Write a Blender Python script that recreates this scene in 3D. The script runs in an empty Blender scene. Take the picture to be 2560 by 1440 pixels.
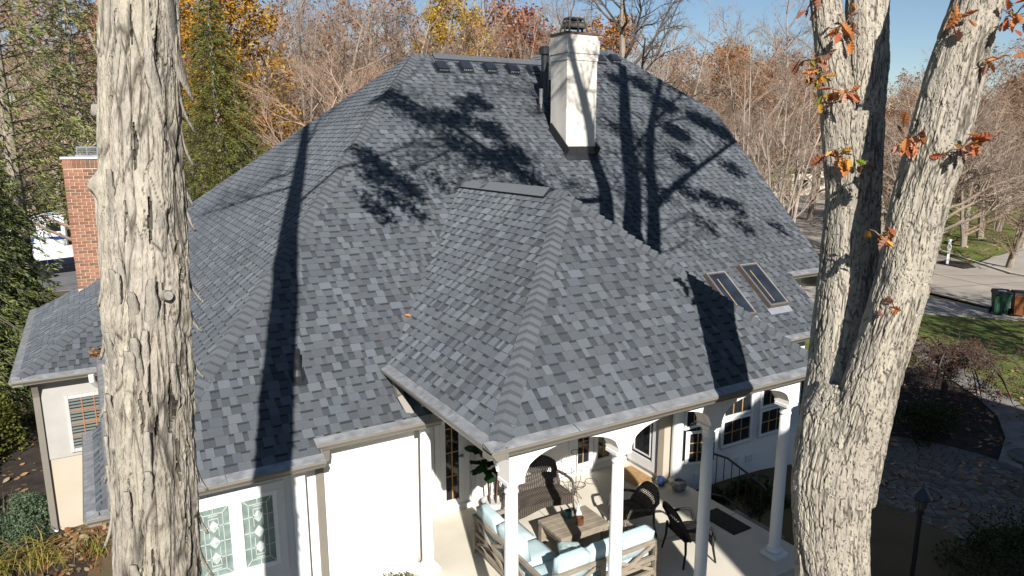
import bpy, math, random
import numpy as np
from mathutils import Vector, Matrix, Quaternion, noise
V = Vector
SC = bpy.context.scene
COL = SC.collection

# ------------------------------------------------------------------ camera, sky, sun, exposure
CAMZ = 6.6
PITCH, YAW, FPX = math.radians(11.645), math.radians(30.8), 1776.0
cam = bpy.data.objects.new('camera', bpy.data.cameras.new('camera'))
COL.objects.link(cam)
cam.location = (0, 0, CAMZ)
cam.rotation_euler = (math.radians(90) - PITCH, 0, -YAW)
cam.data.sensor_width = 36.0
cam.data.lens = 36.0 * FPX / 2560.0
cam.data.clip_start, cam.data.clip_end = 0.1, 4000
SC.camera = cam

LIGHT = V((0.2718, 0.8177, -0.5074)).normalized()          # the way sunlight travels
world = bpy.data.worlds.new('World'); SC.world = world; world.use_nodes = True
wn = world.node_tree.nodes; wl = world.node_tree.links
bg = wn.get('Background') or wn.new('ShaderNodeBackground')
sky = wn.new('ShaderNodeTexSky'); sky.sky_type = 'NISHITA'; sky.sun_disc = False
sky.sun_elevation = math.radians(30.5); sky.sun_rotation = math.radians(198.4)
sky.altitude = 200; sky.air_density = 1.0; sky.dust_density = 0.0; sky.ozone_density = 2.5
wl.new(sky.outputs[0], bg.inputs[0]); bg.inputs[1].default_value = 0.057
sun = bpy.data.objects.new('sun', bpy.data.lights.new('sun', 'SUN'))
COL.objects.link(sun)
sun.data.energy = 5.0; sun.data.angle = math.radians(0.53); sun.data.color = (1.0, 0.955, 0.895)
sun.rotation_euler = LIGHT.to_track_quat('-Z', 'Y').to_euler()
sun.location = (-10, -30, 30)
SC.view_settings.view_transform = 'Standard'; SC.view_settings.look = 'None'
SC.view_settings.exposure = 0.74; SC.view_settings.gamma = 1.0
SC.view_settings.use_curve_mapping = False
try:
    SC.cycles.max_bounces = 6; SC.cycles.diffuse_bounces = 3; SC.cycles.glossy_bounces = 3
    SC.cycles.transmission_bounces = 4; SC.cycles.transparent_max_bounces = 6
    SC.cycles.caustics_reflective = False; SC.cycles.caustics_refractive = False
except Exception:
    pass

# ------------------------------------------------------------------ helpers
FW = V((math.sin(YAW) * math.cos(PITCH), math.cos(YAW) * math.cos(PITCH), -math.sin(PITCH)))
RT = V((math.cos(YAW), -math.sin(YAW), 0)); UPV = RT.cross(FW)
CAMP = V((0, 0, CAMZ))
def ray(x, y): return (FW * FPX + RT * (x - 1280) - UPV * (y - 720)).normalized()
def proj(p):
    q = V(p) - CAMP; z = q.dot(FW)
    return 1280 + FPX * q.dot(RT) / z, 720 - FPX * q.dot(UPV) / z, z
def at(x, y, dep): d = ray(x, y); return CAMP + d * (dep / d.dot(FW))
def onz(x, y, z): d = ray(x, y); return CAMP + d * ((z - CAMZ) / d.z)
def onpl(x, y, p, n): d = ray(x, y); return CAMP + d * ((p - CAMP).dot(n) / d.dot(n))
def spot(px, dist, z):                                        # a plan position seen at column px
    a = YAW + math.atan((px - 1280) / (FPX * 1.02)); return V((math.sin(a) * dist, math.cos(a) * dist, z))

ROOTW = {}
def link(o): COL.objects.link(o); return o
def thing(name, label, cat, loc=(0, 0, 0), rz=0.0, group=None):
    o = link(bpy.data.objects.new(name, None)); o.empty_display_size = 0.2
    o.location = loc; o.rotation_euler = (0, 0, rz)
    ROOTW[o] = Matrix.Translation(V(loc)) @ Matrix.Rotation(rz, 4, 'Z')
    return tag(o, label, cat, group)
def tag(o, label=None, cat=None, group=None, kind=None):
    if label: o['label'] = label
    if cat: o['category'] = cat
    if group: o['group'] = group
    if kind: o['kind'] = kind
    return o
def par(o, p, local=False):
    o.parent = p
    if not local and p in ROOTW: o.matrix_parent_inverse = ROOTW[p].inverted()
    return o
def copy_tree(src, loc, rz=0.0, scale=1.0, label=None):
    r = src.copy(); link(r); r.location = loc; r.rotation_euler = (0, 0, rz); r.scale = (scale,) * 3
    if label: r['label'] = label
    for c in src.children:
        k = c.copy(); link(k); k.parent = r
        for g in c.children:
            m = g.copy(); link(m); m.parent = k
    return r

class MB:
    def __init__(s): s.v = []; s.f = []; s.c = []
    def add(s, vs, fs, col=None):
        b = len(s.v); s.v.extend(vs)
        s.f.extend([tuple(b + i for i in f) for f in fs])
        if col is not None: s.c.extend([col] * len(fs))
        return s
    def box(s, x0, y0, z0, x1, y1, z1, col=None):
        vs = [(x0,y0,z0),(x1,y0,z0),(x1,y1,z0),(x0,y1,z0),(x0,y0,z1),(x1,y0,z1),(x1,y1,z1),(x0,y1,z1)]
        return s.add(vs, [(3,2,1,0),(4,5,6,7),(0,1,5,4),(1,2,6,5),(2,3,7,6),(3,0,4,7)], col)
    def cbox(s, x0, y0, z0, x1, y1, z1, c=0.01, col=None):     # box with chamfered vertical and top edges
        a = [(x0+c,y0),(x1-c,y0),(x1,y0+c),(x1,y1-c),(x1-c,y1),(x0+c,y1),(x0,y1-c),(x0,y0+c)]
        b = [(min(max(x,x0+c),x1-c), min(max(y,y0+c),y1-c)) for x, y in a]
        vs = [(x,y,z0) for x,y in a] + [(x,y,z1-c) for x,y in a] + [(x,y,z1) for x,y in b]
        fs = [tuple(range(7,-1,-1)), tuple(range(16,24))]
        for k in (0, 8):
            fs += [(k+i, k+(i+1)%8, k+8+(i+1)%8, k+8+i) for i in range(8)]
        return s.add(vs, fs, col)
    def beam(s, p, q, w, h, up=(0,0,1), col=None):
        p, q = V(p), V(q); d = (q - p).normalized(); u = V(up)
        a = d.cross(u)
        if a.length < 1e-4: a = d.cross(V((1,0,0)))
        a.normalize(); b = a.cross(d); a = a * w / 2; b = b * h / 2
        vs = [p-a-b, p+a-b, p+a+b, p-a+b, q-a-b, q+a-b, q+a+b, q-a+b]
        return s.add([tuple(x) for x in vs], [(3,2,1,0),(4,5,6,7),(0,1,5,4),(1,2,6,5),(2,3,7,6),(3,0,4,7)], col)
    def tube(s, pts, rad, n=8, cap=True, col=None):
        pts = [V(p) for p in pts]
        if not hasattr(rad, '__len__'): rad = [rad] * len(pts)
        vs = []; a = None
        for i, p in enumerate(pts):
            d = (pts[min(i+1, len(pts)-1)] - pts[max(i-1, 0)])
            d = d.normalized() if d.length > 1e-9 else V((0,0,1))
            if a is None: a = d.cross(V((0.31,0.87,0.11)) if abs(d.z) > .9 else V((0,0,1)))
            else: a = a - d * a.dot(d)
            if a.length < 1e-6: a = d.cross(V((1,0,0)))
            a.normalize(); b = d.cross(a)
            for k in range(n):
                t = 2 * math.pi * k / n
                vs.append(tuple(p + (a * math.cos(t) + b * math.sin(t)) * rad[i]))
        fs = []
        for i in range(len(pts) - 1):
            fs += [(i*n+k, i*n+(k+1)%n, (i+1)*n+(k+1)%n, (i+1)*n+k) for k in range(n)]
        if cap: fs += [tuple(range(n-1,-1,-1)), tuple(range((len(pts)-1)*n, len(pts)*n))]
        return s.add(vs, fs, col)
    def lathe(s, cx, cy, prof, n=20, col=None):
        vs = [(cx + r*math.cos(2*math.pi*k/n), cy + r*math.sin(2*math.pi*k/n), z) for r, z in prof for k in range(n)]
        fs = [(i*n+k, i*n+(k+1)%n, (i+1)*n+(k+1)%n, (i+1)*n+k) for i in range(len(prof)-1) for k in range(n)]
        fs += [tuple(range(n-1,-1,-1)), tuple(range((len(prof)-1)*n, len(prof)*n))]
        return s.add(vs, fs, col)
    def prism(s, poly, ext, col=None):                          # planar 3-D polygon pushed along ext
        n = len(poly); e = V(ext); vs = [tuple(p) for p in poly] + [tuple(V(p) + e) for p in poly]
        fs = [tuple(range(n-1,-1,-1)), tuple(range(n, 2*n))] + [(i,(i+1)%n,n+(i+1)%n,n+i) for i in range(n)]
        return s.add(vs, fs, col)
    def mesh(s, name, m, smooth=False):
        me = bpy.data.meshes.new(name); me.from_pydata([tuple(v) for v in s.v], [], s.f)
        if s.c and len(s.c) == len(s.f):
            at_ = me.attributes.new('Col', 'FLOAT_COLOR', 'FACE')
            arr = np.ones((len(s.f), 4), np.float32); arr[:, :3] = np.array(s.c, np.float32)
            at_.data.foreach_set('color', arr.ravel())
        if m is not None: me.materials.append(m)
        if smooth: me.polygons.foreach_set('use_smooth', [True] * len(me.polygons))
        me.update(); return me
    def build(s, name, m, parent=None, local=False, smooth=False):
        o = link(bpy.data.objects.new(name, s.mesh(name, m, smooth)))
        if parent is not None: par(o, parent, local)
        return o
def struct(name, mb, m, label=None, cat=None):
    o = mb.build(name, m); tag(o, label or name.replace('_', ' '), cat or name.split('_')[-1], None, 'structure'); return o

MATS = {}
def mat(name, col, rough=0.8, var=0.15, scale=6.0, bump=0.0, bscale=60.0, spec=0.3, metal=0.0, attr=False, rand=0.0,
        col2=None, stretch=None, emit=None, trans=0.0, sheen=0.0, detail=5.0):
    if name in MATS: return MATS[name]
    m = bpy.data.materials.new(name); m.use_nodes = True; MATS[name] = m
    nt = m.node_tree; n = nt.nodes; l = nt.links; b = n['Principled BSDF']
    b.inputs['Roughness'].default_value = rough; b.inputs['Metallic'].default_value = metal
    b.inputs['Specular IOR Level'].default_value = spec
    tc = n.new('ShaderNodeTexCoord'); src = tc.outputs['Object']
    if stretch:
        mp = n.new('ShaderNodeMapping'); mp.inputs['Scale'].default_value = stretch
        l.new(src, mp.inputs['Vector']); src = mp.outputs['Vector']
    nz = n.new('ShaderNodeTexNoise'); nz.inputs['Scale'].default_value = scale; nz.inputs['Detail'].default_value = detail
    l.new(src, nz.inputs['Vector'])
    rp = n.new('ShaderNodeMapRange'); rp.inputs['From Min'].default_value = .3; rp.inputs['From Max'].default_value = .7
    if col2 is None:
        rp.inputs['To Min'].default_value = 1 - var; rp.inputs['To Max'].default_value = 1 + var
    l.new(nz.outputs['Fac'], rp.inputs['Value'])
    fac = rp.outputs['Result']
    if rand > 0:
        oi = n.new('ShaderNodeObjectInfo'); r2 = n.new('ShaderNodeMapRange')
        r2.inputs['To Min'].default_value = 1 - rand; r2.inputs['To Max'].default_value = 1 + rand
        l.new(oi.outputs['Random'], r2.inputs['Value'])
    mx = n.new('ShaderNodeMix'); mx.data_type = 'RGBA'
    if col2 is not None:
        l.new(fac, mx.inputs['Factor']); mx.inputs['A'].default_value = (*col, 1); mx.inputs['B'].default_value = (*col2, 1)
    else:
        mx.blend_type = 'MULTIPLY'; mx.inputs['Factor'].default_value = 1.0
        if attr:
            av = n.new('ShaderNodeAttribute'); av.attribute_name = 'Col'; l.new(av.outputs['Color'], mx.inputs['A'])
        else: mx.inputs['A'].default_value = (*col, 1)
        cb = n.new('ShaderNodeCombineColor')
        for k in ('Red', 'Green', 'Blue'): l.new(fac, cb.inputs[k])
        l.new(cb.outputs['Color'], mx.inputs['B'])
    out = mx.outputs['Result']
    if rand > 0:
        m2 = n.new('ShaderNodeMix'); m2.data_type = 'RGBA'; m2.blend_type = 'MULTIPLY'; m2.inputs['Factor'].default_value = 1
        c2 = n.new('ShaderNodeCombineColor')
        for k in ('Red', 'Green', 'Blue'): l.new(r2.outputs['Result'], c2.inputs[k])
        l.new(out, m2.inputs['A']); l.new(c2.outputs['Color'], m2.inputs['B']); out = m2.outputs['Result']
    l.new(out, b.inputs['Base Color'])
    if bump > 0:
        bn = n.new('ShaderNodeTexNoise'); bn.inputs['Scale'].default_value = bscale; bn.inputs['Detail'].default_value = 4
        l.new(src, bn.inputs['Vector'])
        bp = n.new('ShaderNodeBump'); bp.inputs['Strength'].default_value = bump; bp.inputs['Distance'].default_value = 0.02
        l.new(bn.outputs['Fac'], bp.inputs['Height']); l.new(bp.outputs['Normal'], b.inputs['Normal'])
    if trans > 0:
        b.inputs['Transmission Weight'].default_value = trans
    return m
def leafmat(name, col, var=0.3, rand=0.1, attr=False, thin=0.35):
    if name in MATS: return MATS[name]
    m = mat(name, col, 0.55, var, 1.3, attr=attr, rand=rand, spec=0.25)
    nt = m.node_tree; n = nt.nodes; l = nt.links; b = n['Principled BSDF']; out = n['Material Output']
    tr = n.new('ShaderNodeBsdfTranslucent'); ms = n.new('ShaderNodeMixShader'); ms.inputs[0].default_value = thin
    l.new(b.inputs['Base Color'].links[0].from_socket, tr.inputs['Color'])
    l.new(b.outputs[0], ms.inputs[1]); l.new(tr.outputs[0], ms.inputs[2]); l.new(ms.outputs[0], out.inputs['Surface'])
    return m

M_SH = mat('shingle_granules', (.2,.2,.2), .92, .13, 90, bump=.25, bscale=350, spec=.12, attr=True)
M_CAP = mat('cap_granules', (.128,.133,.138), .92, .14, 60, bump=.25, bscale=350, spec=.15, rand=.10, attr=True)
for m_ in (M_SH, M_CAP): m_.node_tree.nodes['Principled BSDF'].inputs['Diffuse Roughness'].default_value = 1.0
M_DECK = mat('roof_felt', (.06,.06,.065), .95, .1)
M_STUCCO = mat('white_stucco', (.80,.765,.72), .9, .035, 2.5, bump=.18, bscale=120)
M_STUCCO_CH = mat('chimney_stucco', (.50,.465,.415), .92, .06, 3.2, bump=.35, bscale=60, col2=(.70,.655,.59), stretch=(1,1,.22))
M_STUCCO_CREAM = mat('cream_stucco', (.42,.365,.29), .9, .06, 1.4, bump=.2, bscale=90)
M_GREYWALL = mat('pale_grey_siding', (.58,.59,.60), .85, .05, 3, bump=.1)
M_TRIM = mat('white_trim', (.72,.72,.71), .5, .03, 5)
M_COLUMN = mat('column_paint', (.74,.74,.74), .55, .03, 3)
M_GUT = mat('taupe_gutter_paint', (.185,.168,.142), .45, .06, 3, spec=.4)
M_GUARD = mat('galvanised_gutter_guard', (.255,.26,.265), .45, .3, 7, metal=.15, spec=.5)
M_BLACK = mat('black_metal', (.02,.021,.024), .35, .15, 8, spec=.5)
M_VENT = mat('vent_black_metal', (.022,.026,.034), .28, .12, 8, spec=.6)
M_LEAD = mat('lead_flashing', (.16,.165,.17), .5, .25, 12, metal=.3)
M_GLASS = mat('dark_window_glass', (.018,.02,.022), .04, .3, 2, spec=.7)
M_SKYGLASS = mat('skylight_glass', (.02,.026,.036), .08, .35, 3, spec=.45)
M_LEADED = mat('pale_leaded_glass', (.17,.225,.205), .16, .3, 7, spec=.6, bump=.15, bscale=30)
M_CAME = mat('lead_came', (.6,.62,.6), .35, .1, 10, metal=.3)
M_MUNT = mat('oak_muntin', (.42,.24,.10), .5, .15, 10)
M_CONC = mat('patio_concrete', (.60,.555,.46), .85, .10, 1.2, bump=.1, bscale=80)
M_BRONZE = mat('bronze_frame', (.12,.10,.085), .45, .1, 8)
M_HOUSESIDE = mat('beige_siding', (.5,.46,.4), .85, .06, 3)
M_PLAINROOF = mat('weathered_roof', (.16,.145,.13), .9, .2, 2, rand=.2)

# ------------------------------------------------------------------ ground, road, lawns (the setting)
M_MULCH = mat('dark_mulch', (.035,.027,.022), .95, .45, 3.0, bump=.8, bscale=45)
M_LAWN = mat('lawn', (.07,.11,.018), .95, .35, .9, bump=1.0, bscale=60, col2=(.16,.17,.04), detail=9)
M_FARGROUND = mat('leafy_ground', (.13,.085,.05), .95, .3, .6, bump=.6, bscale=14, col2=(.075,.075,.03))
M_ROAD = mat('road_concrete', (.33,.29,.24), .9, .16, .6, bump=.1, bscale=60)
M_WALK = mat('pale_concrete', (.34,.31,.265), .9, .14, .9, bump=.1, bscale=60)
M_KERB = mat('kerb_concrete', (.46,.42,.36), .9, .1, 1.5)
def smooth(a, b, x):
    t = min(1, max(0, (x - a) / (b - a))); return t * t * (3 - 2 * t)
def gz(x, y):                                               # height of the ground
    z = -0.7
    z -= 0.5 * smooth(1.5, -0.6, x) * smooth(4, 10, y)      # the garden drops away on the left
    z += 0.35 * smooth(9.5, 5.5, abs(x - 5.6)) * smooth(2, 6, y) * smooth(14, 10.5, y) * (1 if x > 2 else smooth(-.5, 2, x))
    return z
xs = [-900,-500,-250,-120,-60,-40] + [-30 + i for i in range(0, 121)] + [100,140,220,400,800,1400]
ys = [-300,-120,-60,-40] + [-30 + i for i in range(0, 121)] + [110,160,240,400,800,1600]
g = MB(); nx = len(xs)
for y in ys:
    for x in xs:
        w = .05 * noise.noise(V((x * .21, y * .21, 3.1))) if abs(x) < 120 and y < 120 else 0
        g.v.append((x, y, gz(x, y) + w - .02))
for j in range(len(ys) - 1):
    for i in range(nx - 1):
        a = j * nx + i; g.f.append((a, a + 1, a + 1 + nx, a + nx))
tag(struct('ground', g, M_FARGROUND, 'leaf strewn brown woodland ground', 'ground'))

def blob(pts, n=7):                                         # closed smooth outline
    k = len(pts); out = []
    for i in range(k):
        p0, p1, p2, p3 = (np.array(pts[(i+j) % k], float) for j in (-1, 0, 1, 2))
        for q in range(n):
            f = q/n; v = .5*((2*p1)+(-p0+p2)*f+(2*p0-5*p1+4*p2-p3)*f*f+(-p0+3*p1-3*p2+p3)*f**3); out.append((float(v[0]), float(v[1])))
    return out
def sheet(name, poly, z, m, label, th=0.06, cat=None, smooth_=False):
    if smooth_: poly = blob(poly)
    return struct(name, MB().prism([(x, y, z - th) for x, y in poly], (0, 0, th)), m, label, cat)
def ribbon(pts, w):
    L_, R_ = [], []
    for i, p in enumerate(pts):
        a = V(pts[max(i-1,0)]); b = V(pts[min(i+1,len(pts)-1)]); d = (b - a).normalized(); nrm = V((-d.y, d.x))
        L_.append(V(p) + nrm * w / 2); R_.append(V(p) - nrm * w / 2)
    return L_, R_
def ribbon_obj(name, pts, w, z, m, label, th=.05, cat=None):
    L_, R_ = ribbon([V(p) for p in pts], w); b = MB()
    for i in range(len(pts) - 1):
        b.prism([(*L_[i], z - th), (*R_[i], z - th), (*R_[i+1], z - th), (*L_[i+1], z - th)], (0, 0, th))
    return struct(name, b, m, label, cat)
ROADPTS = [(33,-60),(34.5,-20),(36,2),(37.6,13),(39.8,21),(47,30.5),(61,44.5),(78,57),(115,74),(180,96)]
ribbon_obj('road', ROADPTS, 8.4, -.585, M_ROAD, 'pale concrete street curving past the lawns', cat='road')
lft, rgt = ribbon(ROADPTS, 8.4)
for side, nm in ((rgt, 'far kerb of the street'), (lft[5:], 'near kerb of the street in the distance')):
    b = MB()
    for i in range(len(side) - 1): b.beam((*side[i], -.56), (*side[i+1], -.56), .2, .16)
    struct('kerb', b, M_KERB, nm, 'kerb')
# joints in the concrete street
b = MB()
for i in range(2, 7):
    p, q = V(ROADPTS[i]), V(ROADPTS[i+1]); b.beam((*p, -.583), (*q, -.583), .05, .008)
    for t in (0, .33, .66):
        c = p.lerp(q, t); d = (q - p).normalized(); nrm = V((-d.y, d.x)) * 4.2
        b.beam((*(c + nrm), -.583), (*(c - nrm), -.583), .05, .008)
struct('road_joint', b, mat('tar_joint', (.09,.08,.075), .8), 'dark tar joints across the concrete street', 'road joint')
sheet('driveway_surface', [(33.3,12.2),(33.5,16.6),(34.2,21.0),(27,24.5),(16,25.5),(16,21),(25,20),(29.6,17.0),(31.6,14.6)], -.58, M_WALK, 'pale concrete driveway beside the house lawn', cat='driveway')
ribbon_obj('opposite_driveway', [(43.6,19.5),(52,20.5),(66,24)], 5.0, -.57, M_WALK, 'pale driveway across the street by the mailbox', cat='driveway')
ribbon_obj('far_driveway', [(70,60),(86,76),(104,92),(120,98)], 4.5, -.58, M_WALK, 'far cream driveway between the bare trees', cat='driveway')
sheet('lawn', [(20.5,5),(33.0,2),(33.3,14.5),(29.6,16.9),(25,19.6),(20,20),(19.5,14),(23.5,12.0),(22,9.2)], -.6, M_LAWN, 'sunlit green lawn between the garden path and street', cat='lawn')
sheet('opposite_lawn', [(41.4,-8),(60,-12),(62,18),(47,17.4),(42.5,17.2)], -.55, M_LAWN, 'lawn across the street on the right', cat='lawn')
sheet('opposite_lawn', [(45.0,21.8),(50,22.9),(66,27),(96,36),(80,52),(63,41),(50,28)], -.55, M_LAWN, 'leaf dotted lawn beyond the far kerb', cat='lawn')
sheet('far_lawn', [(40,31),(58,48),(74,60),(66,80),(40,60),(30,40)], -.56, M_LAWN, 'lawn strip seen between thin bare trunks', cat='lawn')
sheet('verge', [(43.0,21.3),(43.9,21.1),(45.2,22.2),(45.0,23.4),(43.6,23.2)], -.52, M_MULCH, 'mulch bed under the far white mailbox', cat='bed')
sheet('mulch_bed', [(9.7,4.2),(11.2,3.6),(13,3.4),(17.5,4.6),(20.6,7.0),(22.4,9.6),(23.6,12.2),(19,15.0),(13.6,13.9),(9.7,10),(9.6,7)], -.62, M_MULCH, 'dark mulch bed along the right house wall', cat='bed', smooth_=True)
sheet('mulch_bed', [(-6,10),(-.4,10.5),(.3,15.5),(-1.2,16.2),(-1.5,23),(-6,27),(-12,20)], -1.19, M_MULCH, 'dark mulch bed below the left wing', cat='bed', smooth_=True)
ribbon_obj('garden_path', [(16.2,6.6),(17.6,6.9),(19.2,7.5),(20.6,8.35),(21.7,9.4),(22.7,10.7),(23.7,12.1),(24.9,13.6),(26.6,15.4),(28.5,17.2)], .95, -.585, mat('path_concrete', (.22,.205,.18), .9, .3, 1.8, bump=.3), 'grey garden path curving up to the street', cat='path')
sheet('side_driveway', [(-26,44),(3,44),(6,56),(-26,60)], -1.14, mat('asphalt_drive', (.14,.14,.145), .9, .15, .8, bump=.1), 'grey driveway behind the brick chimney', cat='driveway')

# ------------------------------------------------------------------ the house
house = thing('house', 'white stucco house with steep dark grey shingle hip roof and columned porch', 'house', (6.5, 11.5, 0))
S1, S2 = 0.788, 0.857                                       # main front and main left pitch
def zf(y): return 3.3 + S1 * (y - 9.804)
def zl(x): return 7.083 + S2 * (x - 5.3)
PX0, PX1, PRX, PYE, PPY, PZ0, PZ1 = 3.68, 9.36, 6.52, 6.49, 9.30, 3.3, 5.79
WA = V((2.2, 19.3, 4.43))
def clip(poly, c):                                          # convex clip
    out = poly
    for i in range(len(c)):
        a, b = c[i], c[(i+1) % len(c)]; inp, out = out, []
        if not inp: break
        ex, ey = b[0]-a[0], b[1]-a[1]
        sd = [(ex*(p[1]-a[1]) - ey*(p[0]-a[0])) for p in inp]
        for k in range(len(inp)):
            p, q = inp[k], inp[(k+1) % len(inp)]; s0, s1 = sd[k], sd[(k+1) % len(inp)]
            if s0 >= -1e-9: out.append(p)
            if (s0 > 0) != (s1 > 0) and abs(s0 - s1) > 1e-12:
                t = s0 / (s0 - s1); out.append((p[0]+(q[0]-p[0])*t, p[1]+(q[1]-p[1])*t))
    return out
def area2(p): return sum(p[i][0]*p[(i+1)%len(p)][1]-p[(i+1)%len(p)][0]*p[i][1] for i in range(len(p))) / 2

EXPO = 0.142
rs = random.Random(11)
SHINGLES = []                                               # (size in the picture, [(poly3d ...)])
deck = MB()
def roof_face(seed, pts3d_list, adir, detail=True, pick=False):
    """pts3d_list: convex polygons (3-D, coplanar), adir: along the eave."""
    r = random.Random(seed)
    A = V(adir).normalized(); q = pts3d_list[0]; N = None
    for i in range(len(q) - 2):
        N = (V(q[i+1]) - V(q[i])).cross(V(q[i+2]) - V(q[i]))
        if N.length > 1e-5: break
    N.normalize()
    if N.z < 0: N = -N
    B = N.cross(A); B = B if B.z > 0 else -B
    B.normalize(); O = min((V(p) for pl in pts3d_list for p in pl), key=lambda p: p.z)
    polys = []
    for pl in pts3d_list:
        p2 = [((V(p)-O).dot(A), (V(p)-O).dot(B)) for p in pl]
        if area2(p2) < 0: p2.reverse()
        polys.append(p2)
        deck.prism([V(p) - N * .012 for p in pl], -N * .09)
    amin = min(p[0] for pl in polys for p in pl); amax = max(p[0] for pl in polys for p in pl)
    bmax = max(p[1] for pl in polys for p in pl)
    row = 0; b0 = -0.02
    while b0 < bmax:
        a = amin - r.random() * .3; tooth = r.random() < .5
        while a < amax:
            w = r.choice((.07,.10,.12,.13,.15,.17,.2)) * r.uniform(.85, 1.15)
            if not tooth: w = r.choice((.06,.09,.11,.13,.16)) * r.uniform(.85, 1.15)
            u = r.random()
            if tooth: k = 1.32 if u < .28 else (1.12 if u < .6 else 0.98)
            else: k = .66 if u < .30 else (.80 if u < .62 else .97)
            k *= r.uniform(.93, 1.07)*(1+.16*noise.noise(O*.3 + A*a*.35 + B*b0*.22) + .06*noise.noise(O + A*a*1.6 + B*b0*.5))
            base = (.076*k*r.uniform(.98,1.02), .0845*k, .0945*k*r.uniform(.97,1.04))
            e = .0025
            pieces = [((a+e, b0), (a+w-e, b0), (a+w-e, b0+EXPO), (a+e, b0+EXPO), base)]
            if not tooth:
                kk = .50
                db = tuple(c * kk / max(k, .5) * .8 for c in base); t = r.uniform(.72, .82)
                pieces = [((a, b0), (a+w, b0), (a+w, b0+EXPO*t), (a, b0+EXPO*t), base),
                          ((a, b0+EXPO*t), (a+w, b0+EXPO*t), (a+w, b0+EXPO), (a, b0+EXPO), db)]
            hb = .014 if tooth else .007
            geo = []
            for pc in pieces:
                for pl in polys:
                    c = clip(list(pc[:4]), pl)
                    if len(c) < 3 or area2(c) < 1e-5: continue
                    top = [tuple(O + A*x + B*y + N*(hb + (.002-hb)*(y-b0)/EXPO)) for x, y in c]
                    low = [tuple(O + A*x + B*y - N*.004) for x, y in c]
                    geo.append((top, low, pc[4]))
            if geo:
                sz = 0
                if pick:
                    pr = [proj(p)[:2] for p in geo[0][0]]
                    cx = sum(p[0] for p in pr)/len(pr); cy = sum(p[1] for p in pr)/len(pr)
                    if 500 < cx < 1990 and 0 < cy < 1400: sz = abs(area2(pr))
                SHINGLES.append((sz, geo))
            a += w; tooth = not tooth
        b0 += EXPO; row += 1
    return N
F = lambda *ps: [(x, y, zf(y)) for x, y in ps]
Lp = lambda *ps: [(x, y, zl(x)) for x, y in ps]
n_front = roof_face(1, [F((0,8.847),(2.33,8.847),(2.33,9.035),(.173,9.035)),
    F((.173,9.035),(4.1,9.035),(4.1,13.30)), F((4.1,9.95),(9.4,9.95),(9.4,16.59),(7.13,16.59),(4.1,13.30)),
    F((9.4,9.1),(13.4,9.1),(13.4,16.59),(9.4,16.59)), F((10.9,16.59),(13.4,16.59),(13.4,17.3),(11.6,17.3)),
    F((13.4,10.34),(14.75,10.34),(15.79,15.05),(13.74,17.3),(13.4,17.3))], (1,0,0), pick=True)
n_left = roof_face(2, [Lp((0,8.847),(7.13,16.59),(7.13,16.9),(0,26.6))], (0,-1,0))
n_pl = roof_face(3, [[(PX0,PYE,PZ0),(PRX,PPY,PZ1),(PRX,12.95,PZ1),(PX0,9.80,PZ0)]], (0,-1,0), pick=True)
n_pf = roof_face(4, [[(PX0,PYE,PZ0),(PX1,PYE,PZ0),(PRX,PPY,PZ1)]], (1,0,0), pick=True)
n_pr = roof_face(5, [[(PX1,PYE,PZ0),(PX1,9.80,PZ0),(PRX,12.95,PZ1),(PRX,PPY,PZ1)]], (0,1,0))
WX0, WY0, WY1, WZ = -1.46, 15.9, 22.5, 2.2
n_wf = roof_face(6, [[(WX0,WY0,WZ),(0.0,WY0,WZ),tuple(WA)]], (1,0,0))
n_wl = roof_face(7, [[(WX0,WY0,WZ),tuple(WA),(WX0,WY1,WZ)]], (0,-1,0))
n_ul = roof_face(8, [[(10.9,16.59,8.65),(11.6,17.3,9.208),(10.9,18.0,8.65)]], (0,1,0))
n_bay = roof_face(9, [[(-.33,10.65,1.6),(.36,11.1,2.25),(.36,13.9,2.25),(-.33,13.9,1.6)]], (0,-1,0))
n_bf = roof_face(10, [[(-.33,10.65,1.6),(.36,10.65,1.6),(.36,11.1,2.25)]], (1,0,0))
# back slopes, seen only from elsewhere
deck.prism([(7.13,16.9,8.62),(13.6,17.3,8.62),(15.8,25,2.6),(0,26.6,2.5)], (0,0,-.1))
deck.prism([(10.9,18,8.6),(11.6,17.3,9.18),(13.74,17.3,9.18),(14.3,18,8.6)], (0,0,-.1))
deck.prism([(15.79,15.05,zf(15.05)-.02),(13.74,17.3,9.18),(15.8,25,2.6)], (0,0,-.1))
deck.prism([(14.75,10.34,3.70),(15.79,15.05,zf(15.05)-.02),(15.8,25,2.6),(15.5,25,2.4)], (-.02,0,-.1))
deck.prism([(WX0,WY1,WZ),tuple(WA),(3.2,WY1,WZ)], (0,0,-.1))
deck.prism([(0,WY0,WZ-.02),tuple(WA),(1.5,WY0,WZ-.02)], (0,0,-.1))
roof = deck.build('roof', M_DECK, house)
tag(roof, 'steep dark grey architectural shingle roof')
order = sorted(range(len(SHINGLES)), key=lambda i: -SHINGLES[i][0])
def add_geo(mb, geo):
    for top, low, c in geo:
        n = len(top)
        mb.add(top + low, [tuple(range(n))] + [(i, n+i, n+(i+1)%n, (i+1)%n) for i in range(n)], c)
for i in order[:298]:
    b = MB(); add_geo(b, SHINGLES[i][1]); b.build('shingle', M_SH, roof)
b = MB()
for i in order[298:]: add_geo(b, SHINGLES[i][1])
tag(b.build('shingle_field', M_SH, roof), 'smaller shingle tabs over the rest of the roof', kind='stuff')

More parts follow.
